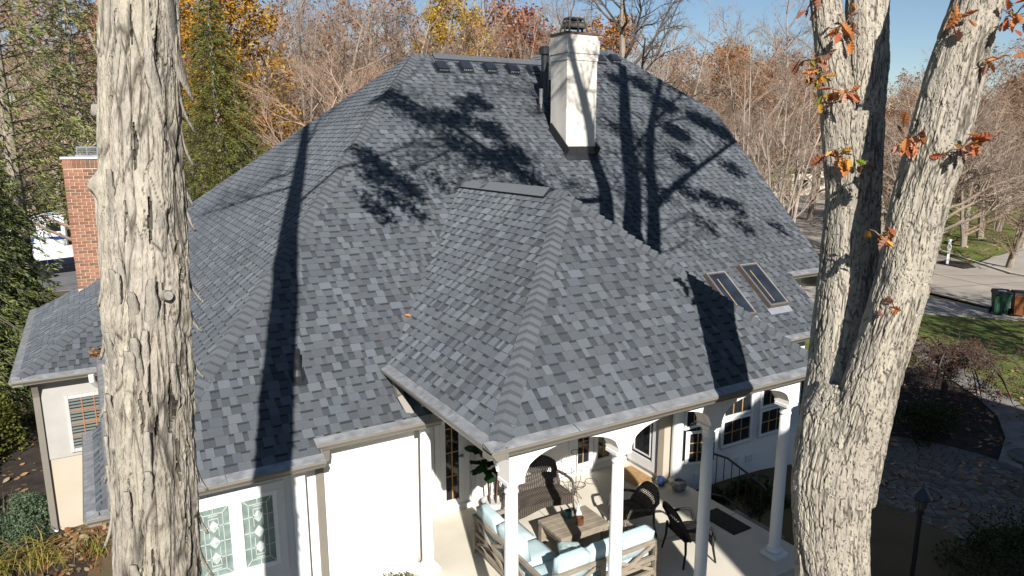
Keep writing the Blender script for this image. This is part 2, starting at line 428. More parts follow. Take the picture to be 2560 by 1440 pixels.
def cap_line(P, Q, n1, n2, w=.155, vent=False, step=EXPO):
    P, Q = V(P), V(Q); d = (Q - P).normalized(); up = (n1 + n2).normalized()
    ts = []
    for nn in (n1, n2):
        t = d.cross(nn); t = t if t.z < 0 or abs(t.z) < 1e-6 else -t
        ts.append(t.normalized())
    if ts[0].dot(ts[1]) > .98: ts[1] = -ts[0]
    n = max(1, int((Q - P).length / step)); ln = step * 1.3
    lo = [.026,.042,.048,.042,.026]; hi = [.002,.006,.010,.006,.002]; tq = .70
    acr = [ts[0]*w, ts[0]*w*.45, V((0,0,0)), ts[1]*w*.45, ts[1]*w]
    me = None; k = MB()
    lowp = [acr[i] + up*lo[i] for i in range(5)]; hip_ = [acr[i] + up*hi[i] + d*ln for i in range(5)]
    bot = [acr[i] + up*-.006 for i in range(5)]
    midp = [lowp[i].lerp(hip_[i], tq*step/ln) for i in range(5)]; cl, cd = (.086,.095,.105), (.058,.064,.072)
    k.add([tuple(p) for p in lowp + midp + bot], [(i,i+1,i+6,i+5) for i in range(4)] + [(10+i,11+i,i+1,i) for i in range(4)]
          + [(10,0,5),(4,14,9)], cl)
    k.add([tuple(p) for p in midp + hip_], [(i,i+1,i+6,i+5) for i in range(4)], cd)
    me = k.mesh('ridge_cap', M_CAP)
    for i in range(n):
        o = link(bpy.data.objects.new('ridge_cap', me)); o.parent = roof
        o.location = P + d * (i * step)
cap_line((.0,8.847,zf(8.847)), (7.13,16.59,8.65), n_front, n_left)
cap_line((7.13,16.60,8.65), (7.6,16.60,8.65), n_front, V((0,.6,.8)))
cap_line((PX0,PYE,PZ0), (PRX,PPY,PZ1), n_pf, n_pl)
cap_line((PX1,PYE,PZ0), (PRX,PPY,PZ1), n_pf, n_pr, w=.14)
cap_line((PRX,PPY-.1,PZ1+.01), (PRX,9.75,PZ1+.01), n_pl, n_pr)
cap_line((WX0,WY0,WZ), tuple(WA), n_wf, n_wl)
cap_line((WA.x,WA.y,WA.z+.02), (WA.x+.35,WA.y,WA.z+.02), n_wf, V((0,.6,.8)))
cap_line((13.74,17.3,9.2), (11.6,17.3,9.2), n_front, V((0,.6,.8)))
def ridge_vent(P, Q, n1, n2):
    P, Q = V(P), V(Q); t = []
    d = (Q-P).normalized()
    for nn in (n1, n2):
        x = d.cross(nn); x = x if x.z < 0 else -x; t.append(x.normalized())
    b = MB(); z = V((0,0,1)); w = .17
    a = [t[0]*w + z*.012, t[0]*w + z*.045, z*.06, t[1]*w + z*.045, t[1]*w + z*.012]
    b.prism([tuple(P + x) for x in a], Q - P); v = b.build('ridge_vent', M_BLACK, house)
    k = MB(); n = int((Q-P).length/.15)
    for i in range(n):
        s0 = P + d*(i*.15); s1 = P + d*(i*.15+.19); h0, h1 = .073, .064
        pts = [s0+t[0]*(w+.015)+z*.052, s0+z*h0, s0+t[1]*(w+.015)+z*.052, s1+t[0]*(w+.015)+z*.047, s1+z*h1, s1+t[1]*(w+.015)+z*.047]
        k.add([tuple(p) for p in pts], [(0,1,4,3),(1,2,5,4)], (.084,.092,.101))
    k.build('vent_cap', M_CAP, v)
ridge_vent((7.62,16.59,8.65), (10.85,16.59,8.65), n_front, V((0,.6,.8)))
ridge_vent((PRX,9.72,PZ1+.01), (PRX,12.75,PZ1+.01), n_pl, n_pr)

# roof valley flashings are woven; box vents
def box_vent(x, y):
    p = V((x, y, zf(y))); A = V((1,0,0)); N = n_front; B = N.cross(A); B = B if B.z > 0 else -B
    b = MB()
    def T(a, c, h): return tuple(p + A*a + B*c + N*h)
    w = .14
    b.add([T(-w,-.15,.02),T(w,-.15,.02),T(w,.19,.02),T(-w,.19,.02),T(-w,-.15,.12),T(w,-.15,.12),T(w*.9,.14,.13),T(-w*.9,.14,.13)],
          [(0,1,5,4),(4,5,6,7),(1,2,6,5),(3,0,4,7),(2,3,7,6)])
    b.add([T(-.19,-.2,.02),T(.19,-.2,.02),T(.19,.24,.012),T(-.19,.24,.012)], [(0,1,2,3)])
    v = b.build('roof_vent', M_VENT, house)
    g2 = MB()
    for i in range(5):
        xx = -.115 + i*.05; g2.add([T(xx,-.154,.045),T(xx+.032,-.154,.045),T(xx+.032,-.154,.09),T(xx,-.154,.09)], [(0,1,2,3)])
    g2.build('vent_grille', mat('vent_grille_grey', (.3,.31,.32), .5), v)
for px, py in ((1103,172),(1163,172),(1223,174),(1280,177),(1332,180)):
    q = onpl(px, py, V((0,9.804,3.3)), n_front); box_vent(q.x, q.y)
for px, py in ((1497,152),(1534,152)):
    q = onpl(px, py, V((0,9.804,3.3)), n_front); box_vent(q.x, q.y)
def pipe_vent(px, py, r, h, m, boot=True):
    q = onpl(px, py, V((0,9.804,3.3)), n_front); b = MB()
    b.lathe(q.x, q.y, [(r,q.z-.1),(r,q.z+h),(r*.8,q.z+h),(r*.8,q.z+h-.05)], 14); v = b.build('vent_pipe', m, house, smooth=False)
    k = MB(); k.lathe(q.x, q.y, [(r*2.0,q.z-.1),(r*1.9,q.z+.05),(r*1.25,q.z+.13),(r*1.2,q.z+.15)], 14)
    A, N = V((1,0,0)), n_front; B = N.cross(A); B = B if B.z > 0 else -B
    k.prism([tuple(q + A*a + B*c + N*.012) for a, c in ((-.11,-.13),(.11,-.13),(.11,.16),(-.11,.16))], N*.006)
    k.build('pipe_boot', M_BLACK, v)
pipe_vent(746, 945, .045, .42, M_BLACK)
pipe_vent(1352, 275, .05, .5, M_LEAD)
q = onpl(1362, 235, V((0,9.804,3.3)), n_front)
b = MB(); b.lathe(q.x, q.y, [(.1,q.z-.2),(.1,q.z+.95),(.15,q.z+.95),(.16,q.z+1.1),(.12,q.z+1.14)], 16)
b.build('flue_pipe', M_BLACK, house)

# ------------------------------------------------------------------ stucco chimney
cx0, cx1, cy0, cy1, ctop = 9.57, 10.41, 13.64, 14.28, 8.98
b = MB(); b.box(cx0, cy0, 5.6, cx1, cy1, ctop-.05)
ch = b.build('chimney', M_STUCCO_CH, house); tag(ch, 'tall off white stucco chimney stack')
b = MB()
for z0, z1, o in ((ctop-.58,ctop-.43,.016),(ctop-.43,ctop-.13,.034),(ctop-.13,ctop-.02,.012)):
    b.box(cx0-o, cy0-o, z0+.004, cx1+o, cy1+o, z1)
b.build('chimney_band', M_STUCCO_CH, ch)
b = MB(); b.box(cx0-.03, cy0-.03, ctop-.018, cx1+.03, cy1+.03, ctop+.03)
b.build('crown_flashing', mat('rusty_flashing', (.10,.06,.045), .7, .4, 5), ch)
b = MB(); x0, x1, y0, y1, z0, z1 = cx0+.13, cx1-.2, cy0+.12, cy1-.14, ctop+.03, ctop+.36
ins = .07
def cp(t, u, h): # corner posts of the tapered cage
    k = ins * h; return (x0 + k + (x1-x0-2*k)*t, y0 + k + (y1-y0-2*k)*u, z0 + (z1-z0)*h)
for t, u in ((0,0),(1,0),(1,1),(0,1),(.5,0),(0,.5),(.5,1),(1,.5)): b.beam(cp(t,u,0), cp(t,u,1), .035, .035)
for h in (.03,.4,.72,.97):
    for e0, e1 in (((0,0),(1,0)),((1,0),(1,1)),((1,1),(0,1)),((0,1),(0,0))): b.beam(cp(*e0,h), cp(*e1,h), .02, .03)
cg = b.build('chimney_cap', mat('cap_frame', (.045,.042,.038), .5), ch)
b = MB()
for e0, e1 in (((0,0),(1,0)),((1,0),(1,1)),((1,1),(0,1)),((0,1),(0,0))):
    b.add([cp(*e0,.36),cp(*e1,.36),cp(*e1,.72),cp(*e0,.72)], [(0,1,2,3)])
b.box(x0+ins, y0+ins, z1-.01, x1-ins, y1-ins, z1+.02)
b.build('cap_panel', mat('cap_panel_grey', (.13,.125,.11), .45, .35, 8, metal=.4), cg)
b = MB(); sl = V((0, 1, S1)).normalized()
b.beam((cx0-.025, cy0-.1, zf(cy0-.1)+.11), (cx0-.025, cy1, zf(cy1)+.11), .025, .24)
b.beam((cx1+.025, cy0-.1, zf(cy0-.1)+.11), (cx1+.025, cy1, zf(cy1)+.11), .025, .24)
b.box(cx0-.05, cy0-.04, zf(cy0)-.06, cx1+.05, cy0-.004, zf(cy0)+.17)
b.prism([(cx0-.08, cy0-.2, zf(cy0-.2)+.02),(cx1+.08, cy0-.2, zf(cy0-.2)+.02),(cx1+.08, cy0, zf(cy0)+.02),(cx0-.08, cy0, zf(cy0)+.02)], n_front*.008)
b.build('chimney_flashing', M_BLACK, ch)

# ------------------------------------------------------------------ brick chimney
b = MB(); bx0, bx1, by0, by1, bzt = -.43, .55, 20.9, 21.6, 6.23
b.box(bx0+.012, by0+.012, 1.0, bx1-.012, by1-.012, bzt-.02)
bc = b.build('brick_chimney', mat('brick_mortar', (.52,.40,.30), .95, .1, 20), house); tag(bc, 'red brick chimney with flat metal crown')
M_BR = mat('brick_face', (.25,.12,.075), .9, .18, 14, rand=.25, bump=.2)
M_BRD = mat('brick_face_brown', (.17,.11,.075), .9, .2, 14, rand=.2, bump=.2)
rb = random.Random(5)
bl, bh = .205, .066; pitch_z = .0815
bm_f = {}
def brick_mesh(w, d, h, m, key):
    if key not in bm_f: bm_f[key] = MB().cbox(-w/2, -d/2, 0, w/2, d/2, h, .004).mesh('brick', m)
    return bm_f[key]
z = bzt - .37; row = 0
while z > 2.9:
    off = 0 if row % 2 == 0 else .105
    x = bx0 - off
    while x < bx1 - .02:
        a0, a1 = max(x, bx0), min(x + .207, bx1)
        if a1 - a0 > .05:
            w = round(a1 - a0 - .016, 3); dk = rb.random() < .14
            o = link(bpy.data.objects.new('brick', brick_mesh(w, .05, bh, M_BRD if dk else M_BR, (w, dk)))); o.parent = bc
            o.location = ((a0+a1)/2, by0 + .025 - rb.uniform(0,.004), z)
        x += .207
    y = by0 + .06 + (.1 if row % 2 else 0)
    while y < by1 - .1:
        w = round(min(.195, by1 - y - .01), 3)
        if w > .05 and z > 3.6:
            o = link(bpy.data.objects.new('brick', brick_mesh(.03, w, bh, M_BR, ('s', w)))); o.parent = bc
            o.location = (bx0 + .014, y + w/2, z)
        y += .207
    z -= pitch_z; row += 1
x = bx0
for i in range(10):                                         # soldier course under the crown
    dk = i in (5, 6); w = .085
    o = link(bpy.data.objects.new('brick', brick_mesh(w, .06, .205, M_BRD if dk else M_BR, ('sol', dk)))); o.parent = bc
    o.location = (bx0 + .05 + i*.0975, by0 + .02, bzt - .27)
for sx in (0,):
    for j in range(7):
        o = link(bpy.data.objects.new('brick', brick_mesh(.06, .085, .205, M_BR, 'sol2'))); o.parent = bc
        o.location = (bx0 + .02, by0 + .1 + j*.0975, bzt - .27)
b = MB(); b.box(bx0-.035, by0-.035, bzt-.055, bx1+.035, by1+.035, bzt)
b.build('chimney_crown', mat('crown_metal', (.55,.56,.6), .4, .1, 4, metal=.3), bc)
b = MB(); b.box(-.14, 21.02, bzt+.002, .4, 21.42, bzt+.05); b.box(-.1, 21.05, bzt+.22, .36, 21.4, bzt+.25)
for x_ in (-.1,.12,.34):
    for y_ in (21.05,21.38): b.box(x_, y_, bzt+.05, x_+.02, y_+.02, bzt+.22)
for z_ in (.08,.12,.16,.2): b.box(-.1, 21.045, bzt+z_, .36, 21.05, bzt+z_+.012)
b.build('chimney_cap', mat('cap_steel', (.3,.31,.33), .35, .2, 6, metal=.6), bc)

# ------------------------------------------------------------------ gutters, fascia, soffits
def gutter(P, Q, out, e0=0.0, e1=0.0, snow=False):
    """run along an eave edge P-Q; out = horizontal outward direction"""
    P, Q, out = V(P), V(Q), V(out).normalized(); d = (Q - P).normalized()
    P = P - d * e0; Q = Q + d * e1; z = V((0,0,1))
    prof = [(-.02,-.155),(.10,-.155),(.11,-.13),(.15,-.09),(.165,-.07),(.165,-.042),(.15,-.042),(.15,-.05),(-.02,-.05)]
    b = MB(); b.prism([tuple(P + out*a + z*h) for a, h in prof], Q - P)
    g_ = b.build('gutter', M_GUT, house)
    k = MB(); ln = (Q-P).length; n = max(1, int(round(ln/1.3))); 
    for i in range(n):                                      # guard laid in lengths with small laps
        a, c = P.lerp(Q, i/n), P.lerp(Q, (i+1)/n - .002)
        dz = .002 * (i % 2)
        k.prism([tuple(a + out*o + z*(h+dz)) for o, h in ((-.03,.0),(.150,-.044),(.150,-.034),(-.03,.01))], c - a)
    k.build('gutter_guard', M_GUARD, g_)
    f_ = MB(); f_.prism([tuple(P + out*a + z*h) for a, h in ((-.05,-.16),(-.022,-.16),(-.022,-.015),(-.05,-.015))], Q - P)
    f_.build('fascia', M_GUT, house)
gutter((0,8.847,zf(8.847)), (2.33,8.847,zf(8.847)), (0,-1,0), .1, .02)
gutter((2.30,9.035,zf(9.035)), (4.12,9.035,zf(9.035)), (0,-1,0), .02, .0)
gutter((PX0,PYE,PZ0), (PX1,PYE,PZ0), (0,-1,0), .165, .165)
gutter((PX0,PYE,PZ0), (PX0,9.82,PZ0), (-1,0,0), .16, .03)
gutter((PX1,PYE,PZ0), (PX1,9.6,PZ0), (1,0,0), .16, .0)
gutter((9.5,9.1,zf(9.1)), (13.45,9.1,zf(9.1)), (0,-1,0), 0, .02)
gutter((13.38,10.34,zf(10.34)), (14.8,10.34,zf(10.34)), (0,-1,0), .02, .02)
gutter((0,8.847,zl(0)), (0,15.95,zl(0)), (-1,0,0), .12, 0)
gutter((WX0,WY0,WZ), (-.12,WY0,WZ), (0,-1,0), .12, 0)
gutter((WX0,WY0,WZ), (WX0,WY1,WZ), (-1,0,0), .12, .1)
gutter((-.33,10.65,1.6), (-.33,13.9,1.6), (-1,0,0), .12, .05)
gutter((-.33,10.65,1.6), (.36,10.65,1.6), (0,-1,0), .12, .0)
def soffit(x0, y0, x1, y1, z): return MB().box(x0, y0, z-.012, x1, y1, z).build('soffit', M_TRIM, house)
soffit(.0,8.87,2.3,9.3,2.385); soffit(2.3,9.06,4.1,9.5,2.53)
soffit(WX0,WY0+.02,.3,16.3,2.05); soffit(WX0,16.3,-1.2,22.4,2.05)
soffit(9.5,9.12,13.4,9.7,2.58); soffit(13.36,10.36,14.7,10.9,3.56); soffit(.0,9.3,.4,16.2,2.385)
soffit(-.3,10.68,.36,13.9,1.45)

# ------------------------------------------------------------------ walls
def wall(x0, y0, z0, x1, y1, z1, m=None, nm='wall'):
    return MB().box(x0, y0, z0, x1, y1, z1).build(nm, m or M_STUCCO, house)
wall(.35,9.15,-1.4,2.12,9.45,2.38, M_GREYWALL)                # front left bay with the leaded windows
wall(.30,9.12,-1.4,.44,9.149,2.38, M_TRIM, 'corner_board'); wall(1.98,9.12,-1.4,2.16,9.149,2.38, M_TRIM, 'corner_board')
wall(2.12,9.40,-.8,3.88,9.7,2.52)                             # blank white wall
wall(.36,9.45,-1.4,.62,16.2,2.38, M_STUCCO_CREAM)
wall(3.95,9.75,-.8,4.15,10.8,2.9)
wall(4.15,10.8,-.8,9.30,11.0,3.05)                            # back of the porch
wall(9.25,9.62,-.8,9.45,10.8,3.05, M_GREYWALL)
wall(9.451,9.6,.32,13.2,9.85,2.57, M_GREYWALL); wall(9.451,9.57,-1.1,13.2,9.85,.318, M_STUCCO)
wall(9.451,9.55,.319,13.2,9.6,.36, M_TRIM, 'sill_band')
wall(13.0,9.85,-1.1,13.2,24,2.6, M_STUCCO); wall(13.2,10.8,-1.1,14.5,11.0,3.55, M_STUCCO); wall(14.4,11,-1.1,14.6,24,3.6, M_STUCCO)
wall(-1.28,16.2,-1.6,.36,16.4,2.04, M_STUCCO_CREAM); wall(-1.28,16.4,-1.6,-1.1,22.3,2.04, M_STUCCO_CREAM)
wall(-1.28,22.3,-1.6,14.6,22.5,2.0, M_STUCCO_CREAM)
wall(-1.25,16.17,.33,.3,16.199,1.98, mat('wing_grey_painted_shade', (.36,.345,.32), .8, .06, 3), 'wall_panel')  # grey panel, darkened to put eave and tree shade into its colour
wall(.05,10.9,-1.4,.36,13.8,1.44, M_STUCCO_CREAM)
b = MB(); b.box(13.37,9.12,2.5,13.43,10.36,2.56)             # rake board beside the stepped eave
b.prism([(13.41,9.1,zf(9.1)-.17),(13.41,10.36,zf(10.36)-.17),(13.41,10.36,zf(10.36)-.02),(13.41,9.1,zf(9.1)-.02)], (.03,0,0))
b.prism([(2.33,8.85,zf(8.85)-.17),(2.33,9.06,zf(9.06)-.17),(2.33,9.06,zf(9.06)-.02),(2.33,8.85,zf(8.85)-.02)], (.02,0,0))
b.build('rake_board', M_GUT, house)
for x_, y_, z_ in ((14.75,10.34,3.72),):
    b = MB(); b.beam((x_-.03, y_, z_-.11), (15.75, 15.05, zf(15.05)-.11), .04, .14); b.build('rake_board', M_GUT, house)

# downspouts
def downspout(pts, w=.085, m=None):
    b = MB()
    for i in range(len(pts) - 1): b.beam(pts[i], pts[i+1], w, w*.72, up=(0,1,0.01))
    return b.build('downspout', m or M_GUT, house)
downspout([(2.42,8.98,2.52),(2.42,9.02,2.38),(2.42,9.36,2.2),(2.42,9.36,-.8)], .1)
ds = downspout([(3.66,9.55,3.18),(3.62,9.25,2.98),(3.72,9.12,2.72)], .1)
downspout([(-1.25,15.95,2.06),(-1.25,16.1,1.8),(-1.25,16.14,1.7),(-1.25,16.14,-1.15)], .11)
MB().box(-1.31,16.07,-1.4,-1.19,16.2,-1.16).build('downspout_boot', M_TRIM, house)
b = MB(); b.tube([(-.28,15.78,2.1),(-.28,15.82,1.95),(-.22,15.95,1.82),(-.1,16.1,1.72)], .055, 10); b.build('downspout_elbow', M_TRIM, house)

# ------------------------------------------------------------------ windows and doors
def window_y(x0, x1, z0, z1, y, nx=0, nz=0, fw=.05, mun=M_MUNT, fm=M_TRIM, glass=M_GLASS, nm='window', mw=.02):
    """on a wall that faces -Y"""
    b = MB(); d0, d1 = y-.055, y
    b.cbox(x0,d0,z0,x0+fw,d1,z1,.006); b.cbox(x1-fw,d0,z0,x1,d1,z1,.006)
    b.cbox(x0+fw,d0+.002,z1-fw,x1-fw,d1,z1,.006); b.cbox(x0+fw,d0+.002,z0,x1-fw,d1,z0+fw,.006)
    f_ = b.build(nm, fm, house)
    MB().box(x0+fw,y-.022,z0+fw,x1-fw,y-.004,z1-fw).build('pane', glass, f_)
    for i in range(1, nx):
        x = x0+fw + (x1-x0-2*fw)*i/nx
        MB().box(x-mw/2,y-.032,z0+fw,x+mw/2,y-.0225,z1-fw).build('muntin', mun, f_)
    for i in range(1, nz):
        z = z0+fw + (z1-z0-2*fw)*i/nz
        MB().box(x0+fw,y-.0315,z-mw/2,x1-fw,y-.0228,z+mw/2).build('muntin', mun, f_)
    return f_
def leaded(x0, x1, z0, z1, y):
    f_ = window_y(x0, x1, z0, z1, y, fw=.055, glass=M_LEADED)
    g0, g1, h0, h1 = x0+.055, x1-.055, z0+.055, z1-.055; w, h = g1-g0, h1-h0; cx = (g0+g1)/2
    yy = y-.026
    def ln(a, c, b):
        b.beam((g0+w*a[0],yy,h0+h*a[1]), (g0+w*c[0],yy,h0+h*c[1]), .009, .012, up=(0,1,0))
    for zc in (.27,.5,.73):                                 # bevelled diamonds
        k = MB(); 
        dpts = [(.5,zc-.085),(.66,zc),(.5,zc+.085),(.34,zc)]
        for i in range(4): ln(dpts[i], dpts[(i+1)%4], k)
        k.build('came', M_CAME, f_)
        k = MB(); ln((0,zc),(.34,zc),k); k.build('came', M_CAME, f_); k = MB(); ln((.66,zc),(1,zc),k); k.build('came', M_CAME, f_)
        c = V((g0+w*.5, yy-.004, h0+h*zc)); k = MB()
        k.add([tuple(c+V((0,-.012,0)))] + [(g0+w*(a*.9+.05), yy, h0+h*(bb*.9+zc*.1)) for a, bb in dpts],
              [(0,1,2),(0,2,3),(0,3,4),(0,4,1)]); k.build('bevel', mat('bevel_glass', (.42,.5,.47), .1, .2, 9, spec=.7), f_)
    k = MB()
    for a, c in (((.2,.09),(.2,.91)),((.8,.09),(.8,.91)),((.2,.09),(.8,.09)),((.2,.91),(.8,.91)),((.35,.16),(.35,.42)),((.65,.16),(.65,.42)),
                 ((.35,.58),(.35,.84)),((.65,.58),(.65,.84)),((.35,.16),(.65,.16)),((.35,.84),(.65,.84)),((0,0),(.2,.09)),((1,0),(.8,.09)),
                 ((0,1),(.2,.91)),((1,1),(.8,.91)),((.5,0),(.5,.09)),((.5,.91),(.5,1))): ln(a, c, k)
    for zz in (.115,.885): ln((.35,zz),(.65,zz),k)
    k.build('came', M_CAME, f_)
leaded(.72,1.22,.98,2.06,9.15); leaded(1.27,1.77,.98,2.06,9.15)
b = MB(); b.box(.63,9.105,2.061,1.87,9.149,2.17); b.box(.63,9.105,.86,1.87,9.149,.979); b.box(.63,9.10,.98,.719,9.149,2.06)
b.box(1.771,9.10,.98,1.87,9.149,2.06); b.box(1.221,9.10,.98,1.269,9.149,2.06)
b.build('window_surround', M_GREYWALL, house)
def door_leaf(x0, x1, y, rows=4, cols=2):
    f_ = window_y(x0, x1, .12, 2.15, y, cols, rows, fw=.1, nm='door'); 
    k = MB(); k.lathe(x1-.05, y-.075, [(.02,1.02),(.026,1.04),(.02,1.07)], 10); k.beam((x1-.05,y-.06,1.05),(x1-.13,y-.085,1.05),.02,.02)
    k.build('handle', M_LEAD, f_); return f_
def casing(x0, x1, y, top=2.18):
    b = MB(); b.box(x0-.1,y-.035,.0,x0,y,top+.1); b.box(x1,y-.035,.0,x1+.1,y,top+.1); b.box(x0,y-.034,top,x1,y,top+.1)
    b.box(x0,y-.06,.0,x1,y-.0,.115); b.build('door_casing', M_TRIM, house)
door_leaf(4.93,5.40,10.8); casing(4.93,5.40,10.8); 
b = MB(); b.box(4.2,10.74,0,4.80,10.798,2.9); b.build('wall_panel', M_GREYWALL, house)
b = MB(); b.box(5.55,10.76,0,5.64,10.798,2.9); b.build('pilaster', M_GREYWALL, house)
door_leaf(7.85,8.34,10.8); door_leaf(8.36,8.86,10.8); casing(7.85,8.86,10.8)
b = MB(); b.box(4.15,10.73,0,9.2,10.798,.10); b.build('baseboard', M_TRIM, house)
# glazed door on the short return, facing -X
b = MB(); X_ = 9.25
b.box(X_-.06,9.86,.1,X_,9.95,2.2); b.box(X_-.06,10.6,.1,X_,10.69,2.2); b.box(X_-.058,9.95,2.1,X_,10.6,2.2); b.box(X_-.058,9.95,.1,X_,10.6,.3)
dr = b.build('door', M_TRIM, house)
MB().box(X_-.03,9.95,.3,X_-.01,10.6,2.1).build('pane', M_GLASS, dr)
b = MB(); b.box(X_-.045,10.02,.36,X_-.031,10.05,2.04); b.box(X_-.045,10.5,.36,X_-.031,10.53,2.04); b.box(X_-.044,10.05,.36,X_-.031,10.5,.39)
b.build('muntin', M_TRIM, dr)
MB().box(X_-.1,9.58,0,X_+.06,9.74,3.05).build('corner_post', M_STUCCO_CREAM, house)
b = MB(); b.lathe(9.42, 9.5, [(.15,0),(.15,.06),(.11,.1),(.105,2.6),(.14,2.66),(.14,2.7)], 20); b.build('half_column', M_COLUMN, house, smooth=False)
# windows of the right wall: transom above, casement below
for i, (x0, x1) in enumerate(((9.66,10.40),(10.72,11.62),(11.86,12.72))):
    window_y(x0, x1, 1.02, 1.95, 9.6, 3, 2, fw=.055)
    if i: window_y(x0, x1, .38, 1.0, 9.6, 3, 2, fw=.055, nm='window')
# the first casement stands open
b = MB(); hx, wx, a = 9.68, .68, math.radians(24)
def ow(u, z, t=0): return (hx + u*math.cos(a) + t*math.sin(a), 9.53 - u*math.sin(a)*0.75 - t*math.cos(a), z)
def slab(bm, u0, u1, z0, z1, t0, t1):
    bm.add([ow(u0,z0,t0),ow(u1,z0,t0),ow(u1,z0,t1),ow(u0,z0,t1),ow(u0,z1,t0),ow(u1,z1,t0),ow(u1,z1,t1),ow(u0,z1,t1)],
           [(3,2,1,0),(4,5,6,7),(0,1,5,4),(1,2,6,5),(2,3,7,6),(3,0,4,7)])
slab(b,0,.05,.3,1.0,0,.04); slab(b,wx-.05,wx,.3,1.0,0,.04); slab(b,.05,wx-.05,.3,.35,.001,.039); slab(b,.05,wx-.05,.95,1.0,.001,.039)
cs = b.build('casement', M_TRIM, house)
b = MB(); slab(b,.05,wx-.05,.35,.95,.015,.022); b.build('pane', M_GLASS, cs)
for u in (.24,.44):
    b = MB(); slab(b,u-.01,u+.01,.35,.95,.023,.032); b.build('muntin', M_MUNT, cs)
for z_ in (.55,.75):
    b = MB(); slab(b,.05,wx-.05,z_-.01,z_+.01,.0235,.0315); b.build('muntin', M_MUNT, cs)
MB().box(9.66,9.58,.36,10.40,9.599,1.0).build('window_opening', M_GLASS, house)
for x0, z0 in ((11.08,-.08),(11.5,-.12)):                      # wall vents
    b = MB(); b.box(x0,9.555,z0,x0+.2,9.569,z0+.17)
    v = b.build('wall_vent', M_STUCCO, house)
    for k in range(3): MB().box(x0+.015,9.545,z0+.02+k*.05,x0+.185,9.5545,z0+.05+k*.05).build('louvre', M_GREYWALL, v)
MB().cbox(10.0,9.53,-.12,10.1,9.569,.02,.01).build('outlet_cover', M_TRIM, house)
# wing window with blinds behind a wooden grille
wv = window_y(-.80,.0,.42,1.62,16.168, 0, 0, fw=.07, fm=mat('wing_frame', (.42,.42,.41), .6, .05))
for k in range(16): MB().box(-.73,16.1345,.50+k*.066,-.07,16.1455,.538+k*.066).build('blind_slat', mat('blind_slat_pale', (.14,.16,.145), .6, .1), wv)
for k in range(1,3): MB().box(-.73+.22*k-.01,16.120,.49,-.73+.22*k+.01,16.134,1.55).build('muntin', mat('red_muntin', (.33,.13,.06), .6), wv)
for k in range(1,4): MB().box(-.73,16.1205,.49+.265*k-.01,-.07,16.1335,.49+.265*k+.01).build('muntin', MATS['red_muntin'], wv)
# ------------------------------------------------------------------ skylights
def skylight(px, py):
    q = onpl(px, py, V((0,9.804,3.3)), n_front); A = V((1,0,0)); N = n_front; B = N.cross(A); B = B if B.z > 0 else -B
    b = MB(); w, l = .56, 1.18
    def T(a, c, h): return tuple(q + A*a + B*c + N*h)
    def bar(a0, a1, c0, c1, h):
        b.add([T(a0,c0,-.02),T(a1,c0,-.02),T(a1,c1,-.02),T(a0,c1,-.02),T(a0,c0,h),T(a1,c0,h),T(a1,c1,h),T(a0,c1,h)],
              [(3,2,1,0),(4,5,6,7),(0,1,5,4),(1,2,6,5),(2,3,7,6),(3,0,4,7)])
    bar(0,.05,0,l,.11); bar(w-.05,w,0,l,.11); bar(.05,w-.05,0,.05,.109); bar(.05,w-.05,l-.05,l,.109)
    s = b.build('skylight', M_BRONZE, house)
    b = MB(); b.prism([T(.05,.05,.085),T(w-.05,.05,.085),T(w-.05,l-.05,.085),T(.05,l-.05,.085)], N*.008); b.build('pane', M_SKYGLASS, s)
    b = MB(); b.prism([T(w-.052,.02,.111),T(w-.02,.02,.111),T(w-.02,l-.02,.111),T(w-.052,l-.02,.111)], N*.012)
    b.prism([T(.02,l-.03,.111),T(w-.055,l-.03,.111),T(w-.055,l-.012,.111),T(.02,l-.012,.111)], N*.012); b.build('edge_strip', mat('bright_aluminium', (.4,.4,.39), .35, .1, 6, metal=.5), s)
    b = MB(); b.prism([T(-.06,-.16,.016),T(w+.06,-.16,.016),T(w+.06,.0,.016),T(-.06,.0,.016)], N*.006); b.build('apron_flashing', mat('grey_flashing', (.2,.215,.24), .6, .12), s)
    b = MB(); b.prism([T(.2,.12,.094),T(.225,.12,.094),T(.225,1.0,.094),T(.2,1.0,.094)], N*.003); b.build('pane_divider', mat('wood_reveal', (.3,.2,.11), .6), s)
skylight(1921,773); skylight(1838,800)

# ------------------------------------------------------------------ porch: slab, columns, arches
struct('patio_slab', MB().cbox(3.75,6.42,-.55,9.55,10.79,0,.02), M_CONC, 'pale concrete patio slab under the porch roof', 'patio')
b = MB(); b.box(3.76,8.05,-.02,9.54,8.06,.003); b.box(6.5,6.43,-.02,6.51,10.7,.003)
struct('slab_joint', b, mat('joint_dark', (.18,.16,.13), .9), 'saw cut joints in the patio slab', 'slab joint')
def column(x, y, top=2.64):
    b = MB(); b.lathe(x, y, [(.115,.075),(.125,.095),(.125,.12),(.108,.14),(.098,.15),(.093,.18),(.092,.9),(.087,1.7),(.077,top-.2)], 28)
    c = b.build('column', M_COLUMN, house, smooth=True)
    c.data.polygons[len(c.data.polygons)-1].use_smooth = False
    b = MB(); b.lathe(x, y, [(.077,top-.2),(.087,top-.195),(.091,top-.18),(.087,top-.165),(.08,top-.155),(.08,top-.1),(.095,top-.095),(.115,top-.055)], 28); b.build('capital', M_COLUMN, c)
    b = MB(); b.cbox(x-.125,y-.125,top-.05,x+.125,y+.125,top,.008); b.build('abacus', M_COLUMN, c)
    b = MB(); b.cbox(x-.15,y-.15,.0,x+.15,y+.15,.074,.008); b.build('plinth', M_COLUMN, c)
CXS = (4.05, 5.70, 7.36, 9.03)
for x_ in CXS: column(x_, 6.81)
column(4.03, 9.33, 2.5)
